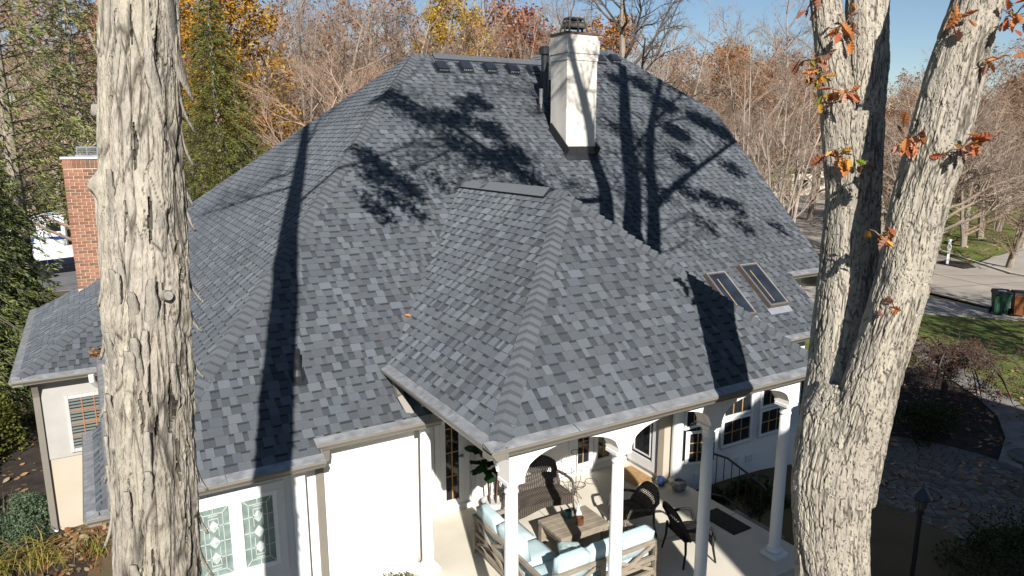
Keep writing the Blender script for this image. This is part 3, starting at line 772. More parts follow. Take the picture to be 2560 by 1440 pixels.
def arcade(c0, c1, fixed, along='x', half=.14, sp=2.70, crown=2.99, top=3.16):
    b = MB(); n = 22; a0, a1 = c0 + .11, c1 - .11; bot = []
    for i in range(n + 1):
        t = i / n; bot.append((a0 + (a1-a0)*t, sp + (crown-sp)*math.sqrt(max(0, 1-(2*t-1)**2))))
    bot = [(a0, 2.645)] + bot + [(a1, 2.645)]
    def pt(a, z, s): return (a, fixed + s*half, z) if along == 'x' else (fixed + s*half, a, z)
    for s in (-1, 1):
        for i in range(len(bot) - 1):
            if abs(bot[i][0]-bot[i+1][0]) < 1e-6: continue
            q = [pt(bot[i][0],bot[i][1],s), pt(bot[i+1][0],bot[i+1][1],s), pt(bot[i+1][0],top,s), pt(bot[i][0],top,s)]
            b.add(q, [(0,1,2,3) if (s < 0) == (along == 'x') else (3,2,1,0)])
    for i in range(1, len(bot) - 2):
        b.add([pt(*bot[i],-1), pt(*bot[i+1],-1), pt(*bot[i+1],1), pt(*bot[i],1)], [(3,2,1,0)])
    return b.build('arch', M_STUCCO, house)
for i in range(3): arcade(CXS[i], CXS[i+1], 6.81)
for x_ in CXS:
    b = MB(); b.box(x_-.11,6.672,2.645,x_+.11,6.948,3.16); b.build('arch_pier', M_STUCCO, house)
arcade(6.81, 9.33, 4.05, 'y'); arcade(6.81, 9.75, 9.03, 'y')
MB().box(3.93,6.66,3.162,9.15,10.9,3.2).build('porch_ceiling', M_TRIM, house)
soffit(PX0,PYE+.02,PX1,6.66,3.165); soffit(PX0,6.66,3.93,9.75,3.165); soffit(9.15,6.66,PX1,9.6,3.165)
b = MB(); b.tube([(4.2,7.12,2.9),(8.95,7.12,2.9)], .022, 8); b.build('curtain_rod', M_GUT, house)

# ------------------------------------------------------------------ foreground trees
M_HICK = mat('hickory_bark', (.4,.36,.3), .95, .20, 34, attr=True, bump=.7, bscale=90, spec=.1, stretch=(1,1,.35), detail=8)
M_OAK = mat('oak_bark', (.4,.36,.3), .95, .20, 30, attr=True, bump=.7, bscale=80, spec=.1, stretch=(1,1,.4), detail=8)
def catmull(P, n):
    P = np.array(P, float); k = len(P); t = np.linspace(0, k-1, n); out = np.zeros((n, P.shape[1]))
    for i, u in enumerate(t):
        j = min(int(u), k-2); f = u - j
        p0, p1, p2, p3 = P[max(j-1,0)], P[j], P[j+1], P[min(j+2,k-1)]
        out[i] = .5*((2*p1)+(-p0+p2)*f+(2*p0-5*p1+4*p2-p3)*f*f+(-p0+3*p1-3*p2+p3)*f**3)
    return out
def bark_tube(mb, pts, rads, na, nl, kw, kl, amp, lift, tone, seed=0, knots=(), cw=.085, cap=False, gashes=()):
    """pts, rads: centreline; kw, kl: plate width and length; mb gathers verts, faces, colours"""
    pr = catmull([list(p) + [r] for p, r in zip(pts, rads)], nl)
    ctr, rr = pr[:, :3], pr[:, 3]
    tan = np.gradient(ctr, axis=0); tan /= np.linalg.norm(tan, axis=1)[:, None]
    s = np.concatenate([[0], np.cumsum(np.linalg.norm(np.diff(ctr, axis=0), axis=1))])
    base = len(mb.v); nv = noise.noise; vo = noise.voronoi
    cols = []
    for j in range(nl):
        c = V(ctr[j]); T = V(tan[j]); ex = V((1,0,0)) - T*T.x; ex.normalize(); ey = T.cross(ex); R = rr[j]; sj = s[j] + seed*7.3
        for i in range(na):
            th = 2*math.pi*i/na; ct, st = math.cos(th), math.sin(th)
            wob = nv(V((ct*R*3, st*R*3, sj*1.3)))
            wz = sj + .06*nv(V((ct*R*5+3, st*R*5, sj*2)))
            n1 = nv(V((ct*R/kw*.55 + wob*.35, st*R/kw*.55 + seed, wz/kl*.55)))
            n2 = nv(V((ct*R/kw + 7.7 + wob*.4, st*R/kw + seed*2, wz/kl)))
            mv = max(.25, .9 + 1.5*nv(V((ct*R*6+1, st*R*6, sj*2.2))))
            e1 = min(1.0, abs(n1)/(cw*mv)); e2 = min(1.0, abs(n2)/(cw*1.1*mv))
            e = (e1*e1*(3-2*e1))*.62 + (e2*e2*(3-2*e2))*.38
            q = V((ct*R/kw*.8 + wob*.5, st*R/kw*.8 + seed, wz/kl*.8))
            d, pt = vo(q)
            cell = math.sin(pt[0].x*127.1 + pt[0].y*311.7 + pt[0].z*74.7)*43758.5453; cell -= math.floor(cell)
            dd_ = d[1]-d[0]; ce = min(1.0, dd_/.16); cf = min(1.0, dd_/(.085*mv))
            h = amp*(e*.75+cf*.25 - .8) + amp*.6*(cell-.5)*ce + lift*(pt[0].z - q.z)*ce
            h += .16*amp*nv(V((ct*R*70, st*R*70, sj*16))) + .25*amp*nv(V((ct*R*26, st*R*26, sj*4)))
            h += R*.05*nv(V((ct*1.3, st*1.3, sj*1.7+seed)))
            for (ka, ks, kr, kh) in knots:
                da = (th-ka+math.pi) % (2*math.pi) - math.pi
                dd = math.hypot(da*R, s[j]-ks)/kr
                if dd < 2: h += kh*math.exp(-dd*dd*2) * (1 - .45*math.exp(-dd*dd*14)); 
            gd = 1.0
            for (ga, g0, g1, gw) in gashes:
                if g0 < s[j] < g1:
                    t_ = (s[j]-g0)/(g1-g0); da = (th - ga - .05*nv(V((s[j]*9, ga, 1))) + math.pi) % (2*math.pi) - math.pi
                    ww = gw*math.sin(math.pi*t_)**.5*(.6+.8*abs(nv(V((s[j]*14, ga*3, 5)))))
                    if abs(da)*R < ww: h -= .026; gd = .32  # gash cut in, its shade also darkened into the colour
            p = c + (ex*ct + ey*st)*(R + h)
            mb.v.append((p.x, p.y, p.z))
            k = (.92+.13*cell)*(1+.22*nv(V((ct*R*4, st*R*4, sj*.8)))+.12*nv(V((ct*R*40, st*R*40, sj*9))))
            k = k*(.26+.74*min(1.0, min(e1, cf, e2*1.3+.3)*1.1))  # cracks: darker inner bark, with crack shade painted into the colour
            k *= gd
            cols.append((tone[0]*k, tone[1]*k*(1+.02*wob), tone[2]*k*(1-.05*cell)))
    for j in range(nl-1):
        r0 = base + j*na; r1 = r0 + na
        for i in range(na):
            i2 = (i+1) % na
            mb.f.append((r0+i, r0+i2, r1+i2, r1+i)); mb.c.append(cols[(j*na+i)])
    if cap:
        mb.f.append(tuple(range(base+(nl-1)*na, base+nl*na))); mb.c.append(tone)
    return ctr, rr, s

def limb(mb, rnd_, p, d, ln, r, lev, spec, tips, wob=.18, up=.0):
    """recursive bare branch; spec[lev] = (segments, sides, children, length ratio, spread)"""
    seg, sides, nch, lr, spr = spec[lev]
    pts = [p]; rad = [r]; dd = V(d)
    for i in range(seg):
        dd = (dd + V((rnd_.gauss(0,wob), rnd_.gauss(0,wob), rnd_.gauss(0,wob)+up))).normalized()
        pts.append(pts[-1] + dd*(ln/seg)); rad.append(r*(1-(i+1)/seg*.72))
    if lev == len(spec) - 1:
        a = dd.cross(V((rnd_.random(), rnd_.random(), rnd_.random()+.1)))
        a = a.normalized()*r*1.3; b2 = dd.cross(a)
        b = len(mb.v); mb.v.extend([tuple(p+a), tuple(p-a*.5+b2*.87), tuple(p-a*.5-b2*.87), tuple(pts[-1])])
        mb.f.extend([(b,b+1,b+3),(b+1,b+2,b+3),(b+2,b,b+3)]); tips.append((pts[-1], dd)); return
    mb.tube(pts, rad, sides, cap=False)
    for k in range(nch):
        t = rnd_.uniform(.22, 1.0) if lev else rnd_.uniform(.35, 1.0)
        f = t*seg; j = min(int(f), seg-1); q = pts[j].lerp(pts[j+1], f-j); ax = (pts[j+1]-pts[j]).normalized()
        o = ax.cross(V((rnd_.gauss(0,1), rnd_.gauss(0,1), rnd_.gauss(0,1)))); 
        if o.length < 1e-3: continue
        o.normalize(); nd = (ax + o*rnd_.uniform(spr*.6, spr*1.3)).normalized()
        limb(mb, rnd_, q, nd, ln*lr*rnd_.uniform(.7,1.2)*(1.15-.5*t), rad[j]*.55, lev+1, spec, tips, wob, up)
    tips.append((pts[-1], dd))
def leaf_quads(mb, rnd_, tips, per, size, spread, cols, jitter=.5):
    for p, d in tips:
        for _ in range(per):
            c = p + V((rnd_.gauss(0,spread), rnd_.gauss(0,spread), rnd_.gauss(0,spread*.8)))
            a = V((rnd_.gauss(0,1), rnd_.gauss(0,1), rnd_.gauss(0,.7))).normalized()*size*rnd_.uniform(.6,1.3)
            b2 = a.cross(V((rnd_.gauss(0,1), rnd_.gauss(0,1), rnd_.gauss(0,1)))).normalized()*size*rnd_.uniform(.35,.6)
            mb.add([tuple(c-a), tuple(c+b2), tuple(c+a), tuple(c-b2)], [(0,1,2,3)], rnd_.choice(cols))

# ---- shagbark hickory on the left
hick = thing('hickory_tree', 'large shaggy barked hickory trunk close by at the left, in front of the roof', 'tree', (.2, 4.3, -.9))
def dp(x, y, d): return at(x, y, d)
HP = [(398,2900,4.25,215),(398,2000,4.1,205),(395,1440,4.02,192),(380,1080,4.0,188),(366,720,4.0,192),(352,360,4.0,184),(348,0,4.02,176),(346,-360,4.05,168),(346,-800,4.15,165)]
pts = [dp(x,y,d) for x,y,d,w in HP]; rad = [w/2*d/FPX for x,y,d,w in HP]
low = [V((.18,4.3,-1.3)), V((.18,4.3,-.9)), V((.18,4.3,.2))]; lowr = [.48,.36,.29]
KN = []
mb = MB()
vis = pts[1:8]; visr = rad[1:8]
pre = catmull([list(p) for p in vis], 400); ps = np.concatenate([[0], np.cumsum(np.linalg.norm(np.diff(pre, axis=0), axis=1))])
hknots = []
for kx, ky, kr, kh in ((392,1268,.075,.045),(330,1000,.10,.03),(440,1000,.06,.035),(300,790,.09,.035),(258,470,.07,.06),(350,660,.09,.03),(300,620,.06,.025),(402,520,.06,.035),(380,1180,.05,.02)):
    i_ = int(np.argmin([abs(proj(c_)[1]-ky) for c_ in pre])); x_ = proj(pre[i_])[0]
    hknots.append((math.atan2(-1,-.05) + math.asin(max(-.97, min(.97, (kx-x_)/100))), ps[i_], kr, kh))
hgash = []
for kx, y0_, y1_, w_ in ((290,60,172,5),(284,160,262,6),(390,100,172,8),(430,120,176,7),(340,345,430,8),(372,515,606,10),(433,430,476,8),(358,975,1052,8),(374,905,992,6),(424,955,1062,9),(391,1035,1064,8),
                         (296,1000,1105,4),(358,1300,1392,5),(384,1350,1450,5),(262,250,330,5),(330,60,130,4),(410,300,380,5),(318,520,600,4),(440,620,700,7),(300,850,930,4),(405,720,800,4),(448,860,940,6),(330,1180,1260,4),(455,1230,1330,7),(440,1100,1180,6),(300,1280,1360,5)):
    ia = int(np.argmin([abs(proj(c_)[1]-y1_) for c_ in pre])); ib = int(np.argmin([abs(proj(c_)[1]-y0_) for c_ in pre])); x_ = proj(pre[(ia+ib)//2])[0]
    hgash.append((math.atan2(-1,-.05) + math.asin(max(-.97, min(.97, (kx-x_)/100))), ps[ia] - .03, ps[ib] + .03, w_*2.4/FPX))
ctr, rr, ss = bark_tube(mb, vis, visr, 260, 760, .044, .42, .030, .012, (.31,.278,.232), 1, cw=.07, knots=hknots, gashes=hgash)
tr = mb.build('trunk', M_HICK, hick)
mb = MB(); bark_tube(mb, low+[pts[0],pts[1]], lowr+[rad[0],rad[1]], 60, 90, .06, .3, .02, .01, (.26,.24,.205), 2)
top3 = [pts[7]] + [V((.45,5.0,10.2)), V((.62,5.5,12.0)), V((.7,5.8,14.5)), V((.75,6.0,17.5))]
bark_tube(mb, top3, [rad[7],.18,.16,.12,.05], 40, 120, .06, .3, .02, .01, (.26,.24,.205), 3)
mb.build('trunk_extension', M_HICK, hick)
rh = random.Random(21)
def hick_c(px, py, off=0):                                   # point of the trunk axis at picture height py
    i = int(np.argmin([abs(proj(c)[1]-py) for c in ctr])); return V(ctr[i]), rr[i]
def bark_strip(px, py, ln, w, curl, side=0, th_off=0.0, both=False, dark=1.0):
    """a peeling plate: fixed near its middle, free lower end bent outward"""
    c, R = hick_c(px, py)
    fx = proj(c)[0]; sgn = (px-fx)/(R*FPX/4.0); sgn = max(-1, min(1, sgn)); ang = math.asin(sgn)
    toC = (CAMP - c); toC.z = 0; toC.normalize(); rt = V((-toC.y, toC.x, 0)) * -1
    if rt.dot(RT) < 0: rt = -rt
    out = (toC*math.cos(ang) + rt*math.sin(ang)).normalized(); tang = V((0,0,1)).cross(out).normalized()
    n = 12; L_, Rr, top, bot = [], [], [], []
    k = MB(); vs = []; lean = rh.uniform(-.12,.12)
    for i in range(n+1):
        t = i/n; z = (.5-t)*ln
        o = R + .002 + (curl*max(0,(t-.45)/.55)**2.0 if t > .45 else 0) + (curl*.5*max(0,(.2-t)/.2)**2 if both else 0)
        ww = w*(.35+.65*math.sin(math.pi*min(1,max(.0,t*.92+.06)))**.6)*(1+.15*rh.uniform(-1,1)); 
        if t > .8: ww *= 1-.65*(t-.8)/.2
        cc = c + V((0,0,z)) + out*o + tang*(lean*z + .006*rh.uniform(-1,1)) + rt*side*max(0,(t-.4))**2*curl*1.2
        vs += [cc - tang*ww/2 - out*.006, cc - tang*ww*.28 + out*.006, cc + tang*ww*.28 + out*.006, cc + tang*ww/2 - out*.006, cc - out*.012]
    fs = []
    for i in range(n):
        a = i*5; b2 = a+5
        fs += [(a,a+1,b2+1,b2),(a+1,a+2,b2+2,b2+1),(a+2,a+3,b2+3,b2+2),(a+3,a+4,b2+4,b2+3),(a+4,a,b2,b2+4)]
    fs += [(0,4,3,2,1),(n*5,n*5+1,n*5+2,n*5+3,n*5+4)]
    g_ = rh.uniform(.86,1.1)*dark
    col = (.285*g_,.257*g_,.216*g_); k.add([tuple(v) for v in vs], [f[::-1] for f in fs], col)
    k.build('bark_strip', M_HICK, hick, smooth=True)
for px_, py_, ln_, w_, cu_, sd_ in ((428,110,.62,.13,.05,.5),(440,235,.42,.10,.05,.5),(452,330,.40,.09,.045,.4),(456,505,.36,.09,.04,.4),(452,440,.36,.07,.035,.3),
             (462,700,.34,.05,.06,.5),(460,775,.30,.06,.05,.5),(468,900,.30,.05,.05,.4),(478,1180,.34,.07,.045,.4),(488,1300,.30,.06,.04,.3),(488,1385,.40,.05,.05,.4),
             (274,1100,.42,.06,.04,-.4),(280,1240,.46,.06,.05,-.4),(262,820,.3,.05,.03,-.4),(258,690,.3,.05,.03,-.4),(266,960,.3,.05,.04,-.4)):
    bark_strip(px_, py_, ln_, w_, cu_, sd_)
for i in range(22):
    px = rh.uniform(280, 450); py = rh.uniform(-60, 1480)
    bark_strip(px, py, rh.uniform(.22,.55), rh.uniform(.04,.085), rh.uniform(.012,.035), 0, dark=rh.uniform(.88,1.1))
def stub(px, py, r, ln, dirv, face=(.27,.235,.19)):
    c, R = hick_c(px, py); d = V(dirv).normalized(); p = c + d*(R*.55); b = MB()
    b.tube([p, p+d*R*.35, p+d*(R*.45+ln)], [r*1.9, r*1.35, r*1.1], 16, cap=False, col=(.25,.23,.2))
    e = p + d*(R*.45+ln)
    o = b.build('branch_stub', M_HICK, hick, smooth=True)
    k = MB(); k.tube([e-d*.03, e+d*.004], [r*1.12, r*.95], 16); k.build('cut_face', mat('cut_wood', face, .8, .35, 25), o)
toc = -FW; rtv = RT
stub(262, 298, .032, .03, toc*.45 - rtv*.9 + V((0,0,.1)), (.3,.28,.25))
stub(430, 738, .026, .04, toc*.6 + rtv*.75, (.2,.17,.13))
# upper branches of the hickory (they throw the faint streaks on the left roof slope)
mb = MB(); tips = []
SPB = [(5,6,9,.55,.7),(4,4,7,.5,.8),(2,3,6,.5,.9),(1,3,0,0,0)]
for z_, az, ln, r in ((10.6,-.2,3.2,.05),(11.6,2.4,3.4,.05),(12.5,3.6,3.2,.05),(13.4,1.2,3.2,.05),(14.5,4.6,2.8,.045),(15.6,.4,2.2,.04),(16.5,2.8,2.0,.035)):
    i = min(max((z_-10.2)/7.3, 0), 1); p = V((.5+.25*i, 5.1+.9*i, z_))
    limb(mb, rh, p, V((math.cos(az), math.sin(az), .55)).normalized(), ln, r, 0, SPB, tips, .12, .03)
tag(mb.build('crown', mat('hickory_twigs', (.26,.23,.2), .9, .2, 3), hick), 'bare upper branches', kind='stuff')

# ---- forked oak on the right
oak = thing('oak_tree', 'forked oak with three pale stems and tufts of orange leaves at the right', 'tree', (6.7, 4.35, -.7))
OD = 7.3
def stem(rows, d0=OD, d1=None): 
    n = len(rows); P, R_ = [], []
    for i, (y, x, w) in enumerate(rows):
        d = d0 + ((d1 if d1 is not None else d0) - d0)*i/(n-1); P.append(at(x, y, d)); R_.append(w/2*d/FPX*.97)
    return P, R_
mb = MB(); OT = (.335,.30,.25)
P, R_ = stem([(1900,2078,250),(1700,2078,185),(1440,2080,172),(1300,2076,182),(1200,2080,198),(1100,2100,206),(1030,2114,200),(960,2120,150)], 7.3, 7.3)
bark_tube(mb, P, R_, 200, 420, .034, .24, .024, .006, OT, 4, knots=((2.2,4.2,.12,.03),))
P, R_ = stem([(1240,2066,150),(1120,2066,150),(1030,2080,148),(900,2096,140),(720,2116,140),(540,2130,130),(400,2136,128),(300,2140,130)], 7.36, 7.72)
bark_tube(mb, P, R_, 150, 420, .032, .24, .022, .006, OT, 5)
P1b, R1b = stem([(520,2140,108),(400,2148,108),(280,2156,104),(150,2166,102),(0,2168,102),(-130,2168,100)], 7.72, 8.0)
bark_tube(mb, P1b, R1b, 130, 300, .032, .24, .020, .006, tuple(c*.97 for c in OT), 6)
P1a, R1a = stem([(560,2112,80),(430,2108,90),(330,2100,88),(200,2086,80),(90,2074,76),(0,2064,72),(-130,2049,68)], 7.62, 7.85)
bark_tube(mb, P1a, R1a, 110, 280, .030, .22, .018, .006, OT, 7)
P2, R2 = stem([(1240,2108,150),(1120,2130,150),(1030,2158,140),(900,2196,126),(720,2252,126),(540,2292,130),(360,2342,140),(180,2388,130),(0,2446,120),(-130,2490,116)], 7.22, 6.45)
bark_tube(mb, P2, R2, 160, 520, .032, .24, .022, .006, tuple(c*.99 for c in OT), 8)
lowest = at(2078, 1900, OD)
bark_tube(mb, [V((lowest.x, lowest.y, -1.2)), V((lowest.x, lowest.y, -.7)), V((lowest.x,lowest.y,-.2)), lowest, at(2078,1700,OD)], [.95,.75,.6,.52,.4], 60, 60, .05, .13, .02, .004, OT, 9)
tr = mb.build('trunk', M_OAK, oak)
def burl(px, py, d, r, face=None):
    p = at(px, py, d); b = MB(); dv = (CAMP-p).normalized(); dv.z *= .2
    b.tube([p+dv*-.12, p+dv*-.03, p+dv*.03], [r*1.7, r*1.35, r*1.05], 18, cap=False, col=(.26,.24,.205)); o = b.build('branch_stub', M_OAK, oak, smooth=True)
    k = MB(); k.tube([p+dv*.0, p+dv*.034], [r*1.08, r*.9], 18); k.build('cut_face', mat('oak_cut', face or (.36,.31,.24), .85, .3, 30), o)
burl(2298,733,6.72,.045,(.27,.235,.18)); burl(2458,160,6.38,.035,(.26,.23,.18))

# upper stems and crown, placed from the shadows they throw on the roof
FP0 = V((0,9.804,3.3))
def thrower(px, py, yc):
    P = onpl(px, py, FP0, n_front); return P - LIGHT*((P.y-yc)/LIGHT.y)
def thrower_ch(px, py, yc):
    d = ray(px, py); P = CAMP + d*(cy0/d.y); return P - LIGHT*((P.y-yc)/LIGHT.y)
ro = random.Random(77)
mb = MB(); tips = []
e1b, e1a, e2 = P1b[-1], P1a[-1], P2[-1]
def poly_limb(pts, r0, r1, twigs=0, tw_len=1.0, tw_r=.014, sub=None):
    pts = [V(p) for p in pts]; c = catmull([list(p) for p in pts], len(pts)*4); c = [V(p) for p in c]
    mb.tube(c, [r0+(r1-r0)*i/(len(c)-1) for i in range(len(c))], 10, cap=False)
    for k in range(twigs):
        i = ro.randrange(2, len(c)-1); ax = (c[i+1]-c[i]).normalized() if i+1 < len(c) else (c[i]-c[i-1]).normalized()
        o = ax.cross(V((ro.gauss(0,1), ro.gauss(0,1), ro.gauss(0,1)))).normalized()
        limb(mb, ro, c[i], (ax*.6+o).normalized(), tw_len*ro.uniform(.6,1.2), tw_r, 0, SPO, tips, .2, .02)
SPO = [(4,4,6,.55,.8),(3,3,5,.5,.9),(1,3,0,0,0)]
T = thrower
Ya = e1b.y
Yb, Yc = e1a.y, e2.y
poly_limb([e1b, T(1583,480,Ya), T(1572,400,Ya-.1), T(1563,300,Ya-.2), T(1560,230,Ya-.2), T(1556,165,Ya-.3)], .23, .15, 26, 1.6, .032)
poly_limb([e1a, T(1514,490,Yb), T(1497,430,Yb-.1), thrower_ch(1478,345,Yb-.2), thrower_ch(1456,240,Yb-.2), thrower_ch(1438,170,Yb-.3), thrower_ch(1418,80,Yb-.3)], .19, .075, 16, 1.3, .028)
poly_limb([e2, T(1634,600,Yc+.1), T(1632,500,Yc+.3), T(1624,400,Yc+.5), T(1628,320,Yc+.6), T(1645,230,Yc+.6), T(1660,160,Yc+.6)], .2, .08, 24, 1.6, .032)
poly_limb([T(1634,520,Yc+.3), T(1700,455,4.2), T(1780,395,4.6), T(1850,345,5.0), T(1940,290,5.4)], .11, .035, 24, 1.3, .024)
poly_limb([T(1640,300,Yc+.6), T(1700,240,4.4), T(1780,170,4.6)], .07, .02, 16, 1.3, .024)
poly_limb([T(1572,400,Ya-.1), T(1620,330,Ya), T(1690,300,Ya+.2), T(1760,300,Ya+.3)], .06, .02, 14, 1.2, .022)
# the long leafy limb reaching left over the roof
poly_limb([T(1512,500,Yb), T(1430,500,Yb+.1), T(1350,462,5.6), T(1265,408,6.0), T(1150,328,6.4), T(1060,272,6.8), T(955,222,7.2)], .10, .035, 30, 1.0, .02)
poly_limb([thrower_ch(1440,180,Yb-.3), T(1360,252,5.4), T(1290,222,5.7), T(1230,206,5.9), T(1185,214,6.2)], .035, .014, 14, .7, .015)
poly_limb([T(1170,340,6.3), T(1100,390,6.2), T(1030,420,6.1), T(960,440,6.0)], .03, .012, 16, .7, .014)
poly_limb([T(1270,400,6.0), T(1220,440,5.9), T(1160,450,5.8)], .025, .012, 10, .6, .014)
tips2 = list(tips)
b = MB()
LC = ((.20,.07,.02),(.26,.11,.03),(.14,.05,.02),(.22,.13,.05))
leaf_quads(b, ro, [q for q in tips if ro.random() < .7], 1, .05, .10, LC)
def clump(px, py, rpx, n, dy=0.0):
    yc = 7.2
    while yc > 4.2 and proj(T(px, py, yc))[1] > -110: yc -= .2   # stay above the frame
    P = T(px, py, yc); rm = rpx*12.5/FPX; n = n*(6 if px < 1400 else 8)
    for _ in range(int(n)):
        while True:
            o = V((ro.uniform(-1,1), ro.uniform(-1,1), ro.uniform(-1,1)))
            if o.length < 1: break
        leaf_quads(b, ro, [(P + V((o.x*rm, o.y*.6, o.z*rm*.8)), V((0,0,1)))], 5, .062, .085, LC)
for c_ in ((1195,255,34,16),(1110,300,44,18),(1160,300,38,16),(1230,325,44,24),(1280,385,46,26),(1240,400,40,16),(1180,380,40,14),(1130,350,36,12),(1060,300,34,10),
           (1290,430,26,8),(1160,265,26,10),(1320,445,22,6),(1000,255,36,14),(960,235,28,12),(935,400,22,8),(905,385,18,6),(965,430,24,8),(930,440,22,7),(1000,460,26,10),(970,490,22,7),(1040,480,18,5),
           (960,540,14,4),(1035,525,16,5),(915,500,14,4),(1090,450,20,5),(1690,330,50,22),(1750,300,52,24),(1660,260,50,20),(1710,400,40,14),(1800,330,44,18),(1600,210,42,16),(1540,200,30,12),
           (1830,420,34,10),(1780,500,34,10),(1840,520,30,8),(1720,480,28,8),(1860,570,26,5),(1760,560,24,4),(1940,565,18,3),(1700,220,50,18),(1790,250,40,14),(1550,330,26,6),(1650,480,30,6)):
    clump(*c_)
crown = mb.build('crown', mat('oak_limb_bark', (.34,.30,.25), .9, .2, 3), oak); tag(crown, 'upper limbs and twigs', kind='stuff')
tag(b.build('foliage', leafmat('oak_leaf_brown', (.2,.08,.03), attr=True), oak), 'withered leaves on the upper limbs', kind='stuff')

# leaf sprigs on the stems: each leaf a lobed blade
def oak_leaf_mesh(ln, col, nm):
    half = [(0,.0),(.10,.03),(.2,.13),(.28,.10),(.36,.22),(.45,.14),(.54,.30),(.64,.17),(.72,.27),(.82,.12),(.9,.13),(1.0,0)]
    k = MB(); up = [(u*ln, v*ln, .0) for u, v in half]; n = len(half)
    vs = [(u*ln, 0, -.10*ln*math.sin(u*3.1)-.16*ln*u*u) for u, v in half] + [(u*ln, v*ln, .07*ln*v*4-.16*ln*u*u) for u, v in half] + [(u*ln, -v*ln, .07*ln*v*4-.16*ln*u*u) for u, v in half]
    fs = []
    for i in range(n-1):
        fs += [(i,i+1,n+i+1,n+i), (i+1,i,2*n+i,2*n+i+1)]
    k.add(vs, fs); k.v += [(-.02*ln-.03,-.002,.004),(-.02*ln-.03,.002,.004)]; k.f.append((len(k.v)-2, len(k.v)-1, 0))
    return k.mesh(nm, leafmat('sprig_leaf_'+nm, col, .45, .35))
LM = [oak_leaf_mesh(.15,(.52,.20,.06),'orange_leaf'), oak_leaf_mesh(.14,(.42,.13,.06),'russet_leaf'), oak_leaf_mesh(.13,(.52,.28,.05),'amber_leaf'),
      oak_leaf_mesh(.15,(.22,.095,.06),'brown_leaf'), oak_leaf_mesh(.14,(.55,.29,.2),'pink_leaf'), oak_leaf_mesh(.13,(.24,.30,.03),'green_leaf')]
def sprig(px, py, d, n, r, kinds, drop=0.0):
    p = at(px, py, d); k = MB(); ends = []
    for i in range(max(4, n//2)):
        o = V((ro.gauss(0,1), ro.gauss(0,1), ro.gauss(0,.6))); o = (o - FW*.5).normalized()*r*ro.uniform(.5,1)
        k.tube([p, p + o*.5 + V((0,0,.015)), p + o], [.009,.006,.004], 4, cap=False); ends.append(o)
    s = k.build('leaf_sprig', mat('sprig_twig', (.2,.14,.09), .9), oak)
    for i in range(int(n*1.1)):
        o = ro.choice(ends); q = p + o*ro.uniform(.4,1.05) + V((ro.gauss(0,.02), ro.gauss(0,.02), ro.gauss(0,.02)))
        l_ = link(bpy.data.objects.new('leaf', LM[ro.choice(kinds)])); l_.parent = s
        d_ = (o.normalized()*.6 + V((ro.gauss(0,.6), ro.gauss(0,.6), ro.gauss(-.55,.6))) - FW*.25).normalized()
        qt = d_.to_track_quat('X', 'Z'); l_.rotation_mode = 'QUATERNION'; l_.rotation_quaternion = qt @ Quaternion((1,0,0), ro.gauss(0,.9))
        l_.location = q; sc_ = ro.uniform(.65,1.3); l_.scale = (sc_,sc_,sc_)
sprig(2112,62,7.5,13,.17,(0,1,3,0)); sprig(2030,150,7.6,12,.22,(0,4,2,3)); sprig(2052,190,7.55,14,.20,(2,2,0,3,5)); sprig(2108,232,7.4,16,.17,(0,1,4,2))
sprig(2088,392,7.3,15,.16,(1,0,2,3)); sprig(2120,385,7.3,3,.12,(5,)); sprig(2266,348,6.55,16,.16,(1,0,4,3)); sprig(2405,372,6.4,15,.17,(1,0,2,4))
sprig(2200,590,6.75,9,.15,(4,2,2,1)); sprig(2190,745,6.85,11,.2,(4,0,1,4)); sprig(2495,145,6.25,6,.14,(4,0)); sprig(2390,45,6.35,6,.16,(4,1,0)); sprig(2535,45,6.3,18,.22,(2,0,0,1))
sprig(2025,12,7.7,10,.16,(3,1,3)); sprig(2052,250,7.55,4,.1,(5,2)); sprig(2160,410,7.3,2,.05,(3,))

# ------------------------------------------------------------------ porch furniture
M_TEAK = mat('weathered_teak', (.25,.21,.16), .8, .2, 6, stretch=(1,1,4), bump=.15)
M_BLUE = mat('pale_blue_canvas', (.45,.57,.60), .9, .05, 4, bump=.12, bscale=200)
def wicker(name, c1, c2):
    m = mat(name, c1, .6, .3, 60); n = m.node_tree.nodes; l = m.node_tree.links; b = n['Principled BSDF']; src = n['Texture Coordinate'].outputs['Object']
    def wave(d, sc):
        w = n.new('ShaderNodeTexWave'); w.bands_direction = d; w.inputs['Scale'].default_value = sc; w.inputs['Distortion'].default_value = 1.5; w.inputs['Detail Scale'].default_value = 3; l.new(src, w.inputs['Vector']); return w.outputs['Fac']
    a = n.new('ShaderNodeMath'); a.operation = 'MULTIPLY'; l.new(wave('X', 7), a.inputs[0]); l.new(wave('Z', 16), a.inputs[1])
    s = n.new('ShaderNodeMath'); s.operation = 'MULTIPLY'; l.new(wave('Y', 16), s.inputs[0]); l.new(wave('X', 7), s.inputs[1])
    ad = n.new('ShaderNodeMath'); ad.operation = 'MAXIMUM'; l.new(a.outputs[0], ad.inputs[0]); l.new(s.outputs[0], ad.inputs[1])
    mx = n.new('ShaderNodeMix'); mx.data_type = 'RGBA'; mx.inputs['A'].default_value = (*c2, 1); mx.inputs['B'].default_value = (*c1, 1); l.new(ad.outputs[0], mx.inputs['Factor']); l.new(mx.outputs['Result'], b.inputs['Base Color'])
    bp = n.new('ShaderNodeBump'); bp.inputs['Strength'].default_value = .8; bp.inputs['Distance'].default_value = .01; l.new(ad.outputs[0], bp.inputs['Height']); l.new(bp.outputs['Normal'], b.inputs['Normal'])
    return m
M_WICK = wicker('brown_wicker', (.17,.145,.12), (.035,.027,.022))
M_WICKD = wicker('black_wicker', (.03,.028,.028), (.006,.006,.006))
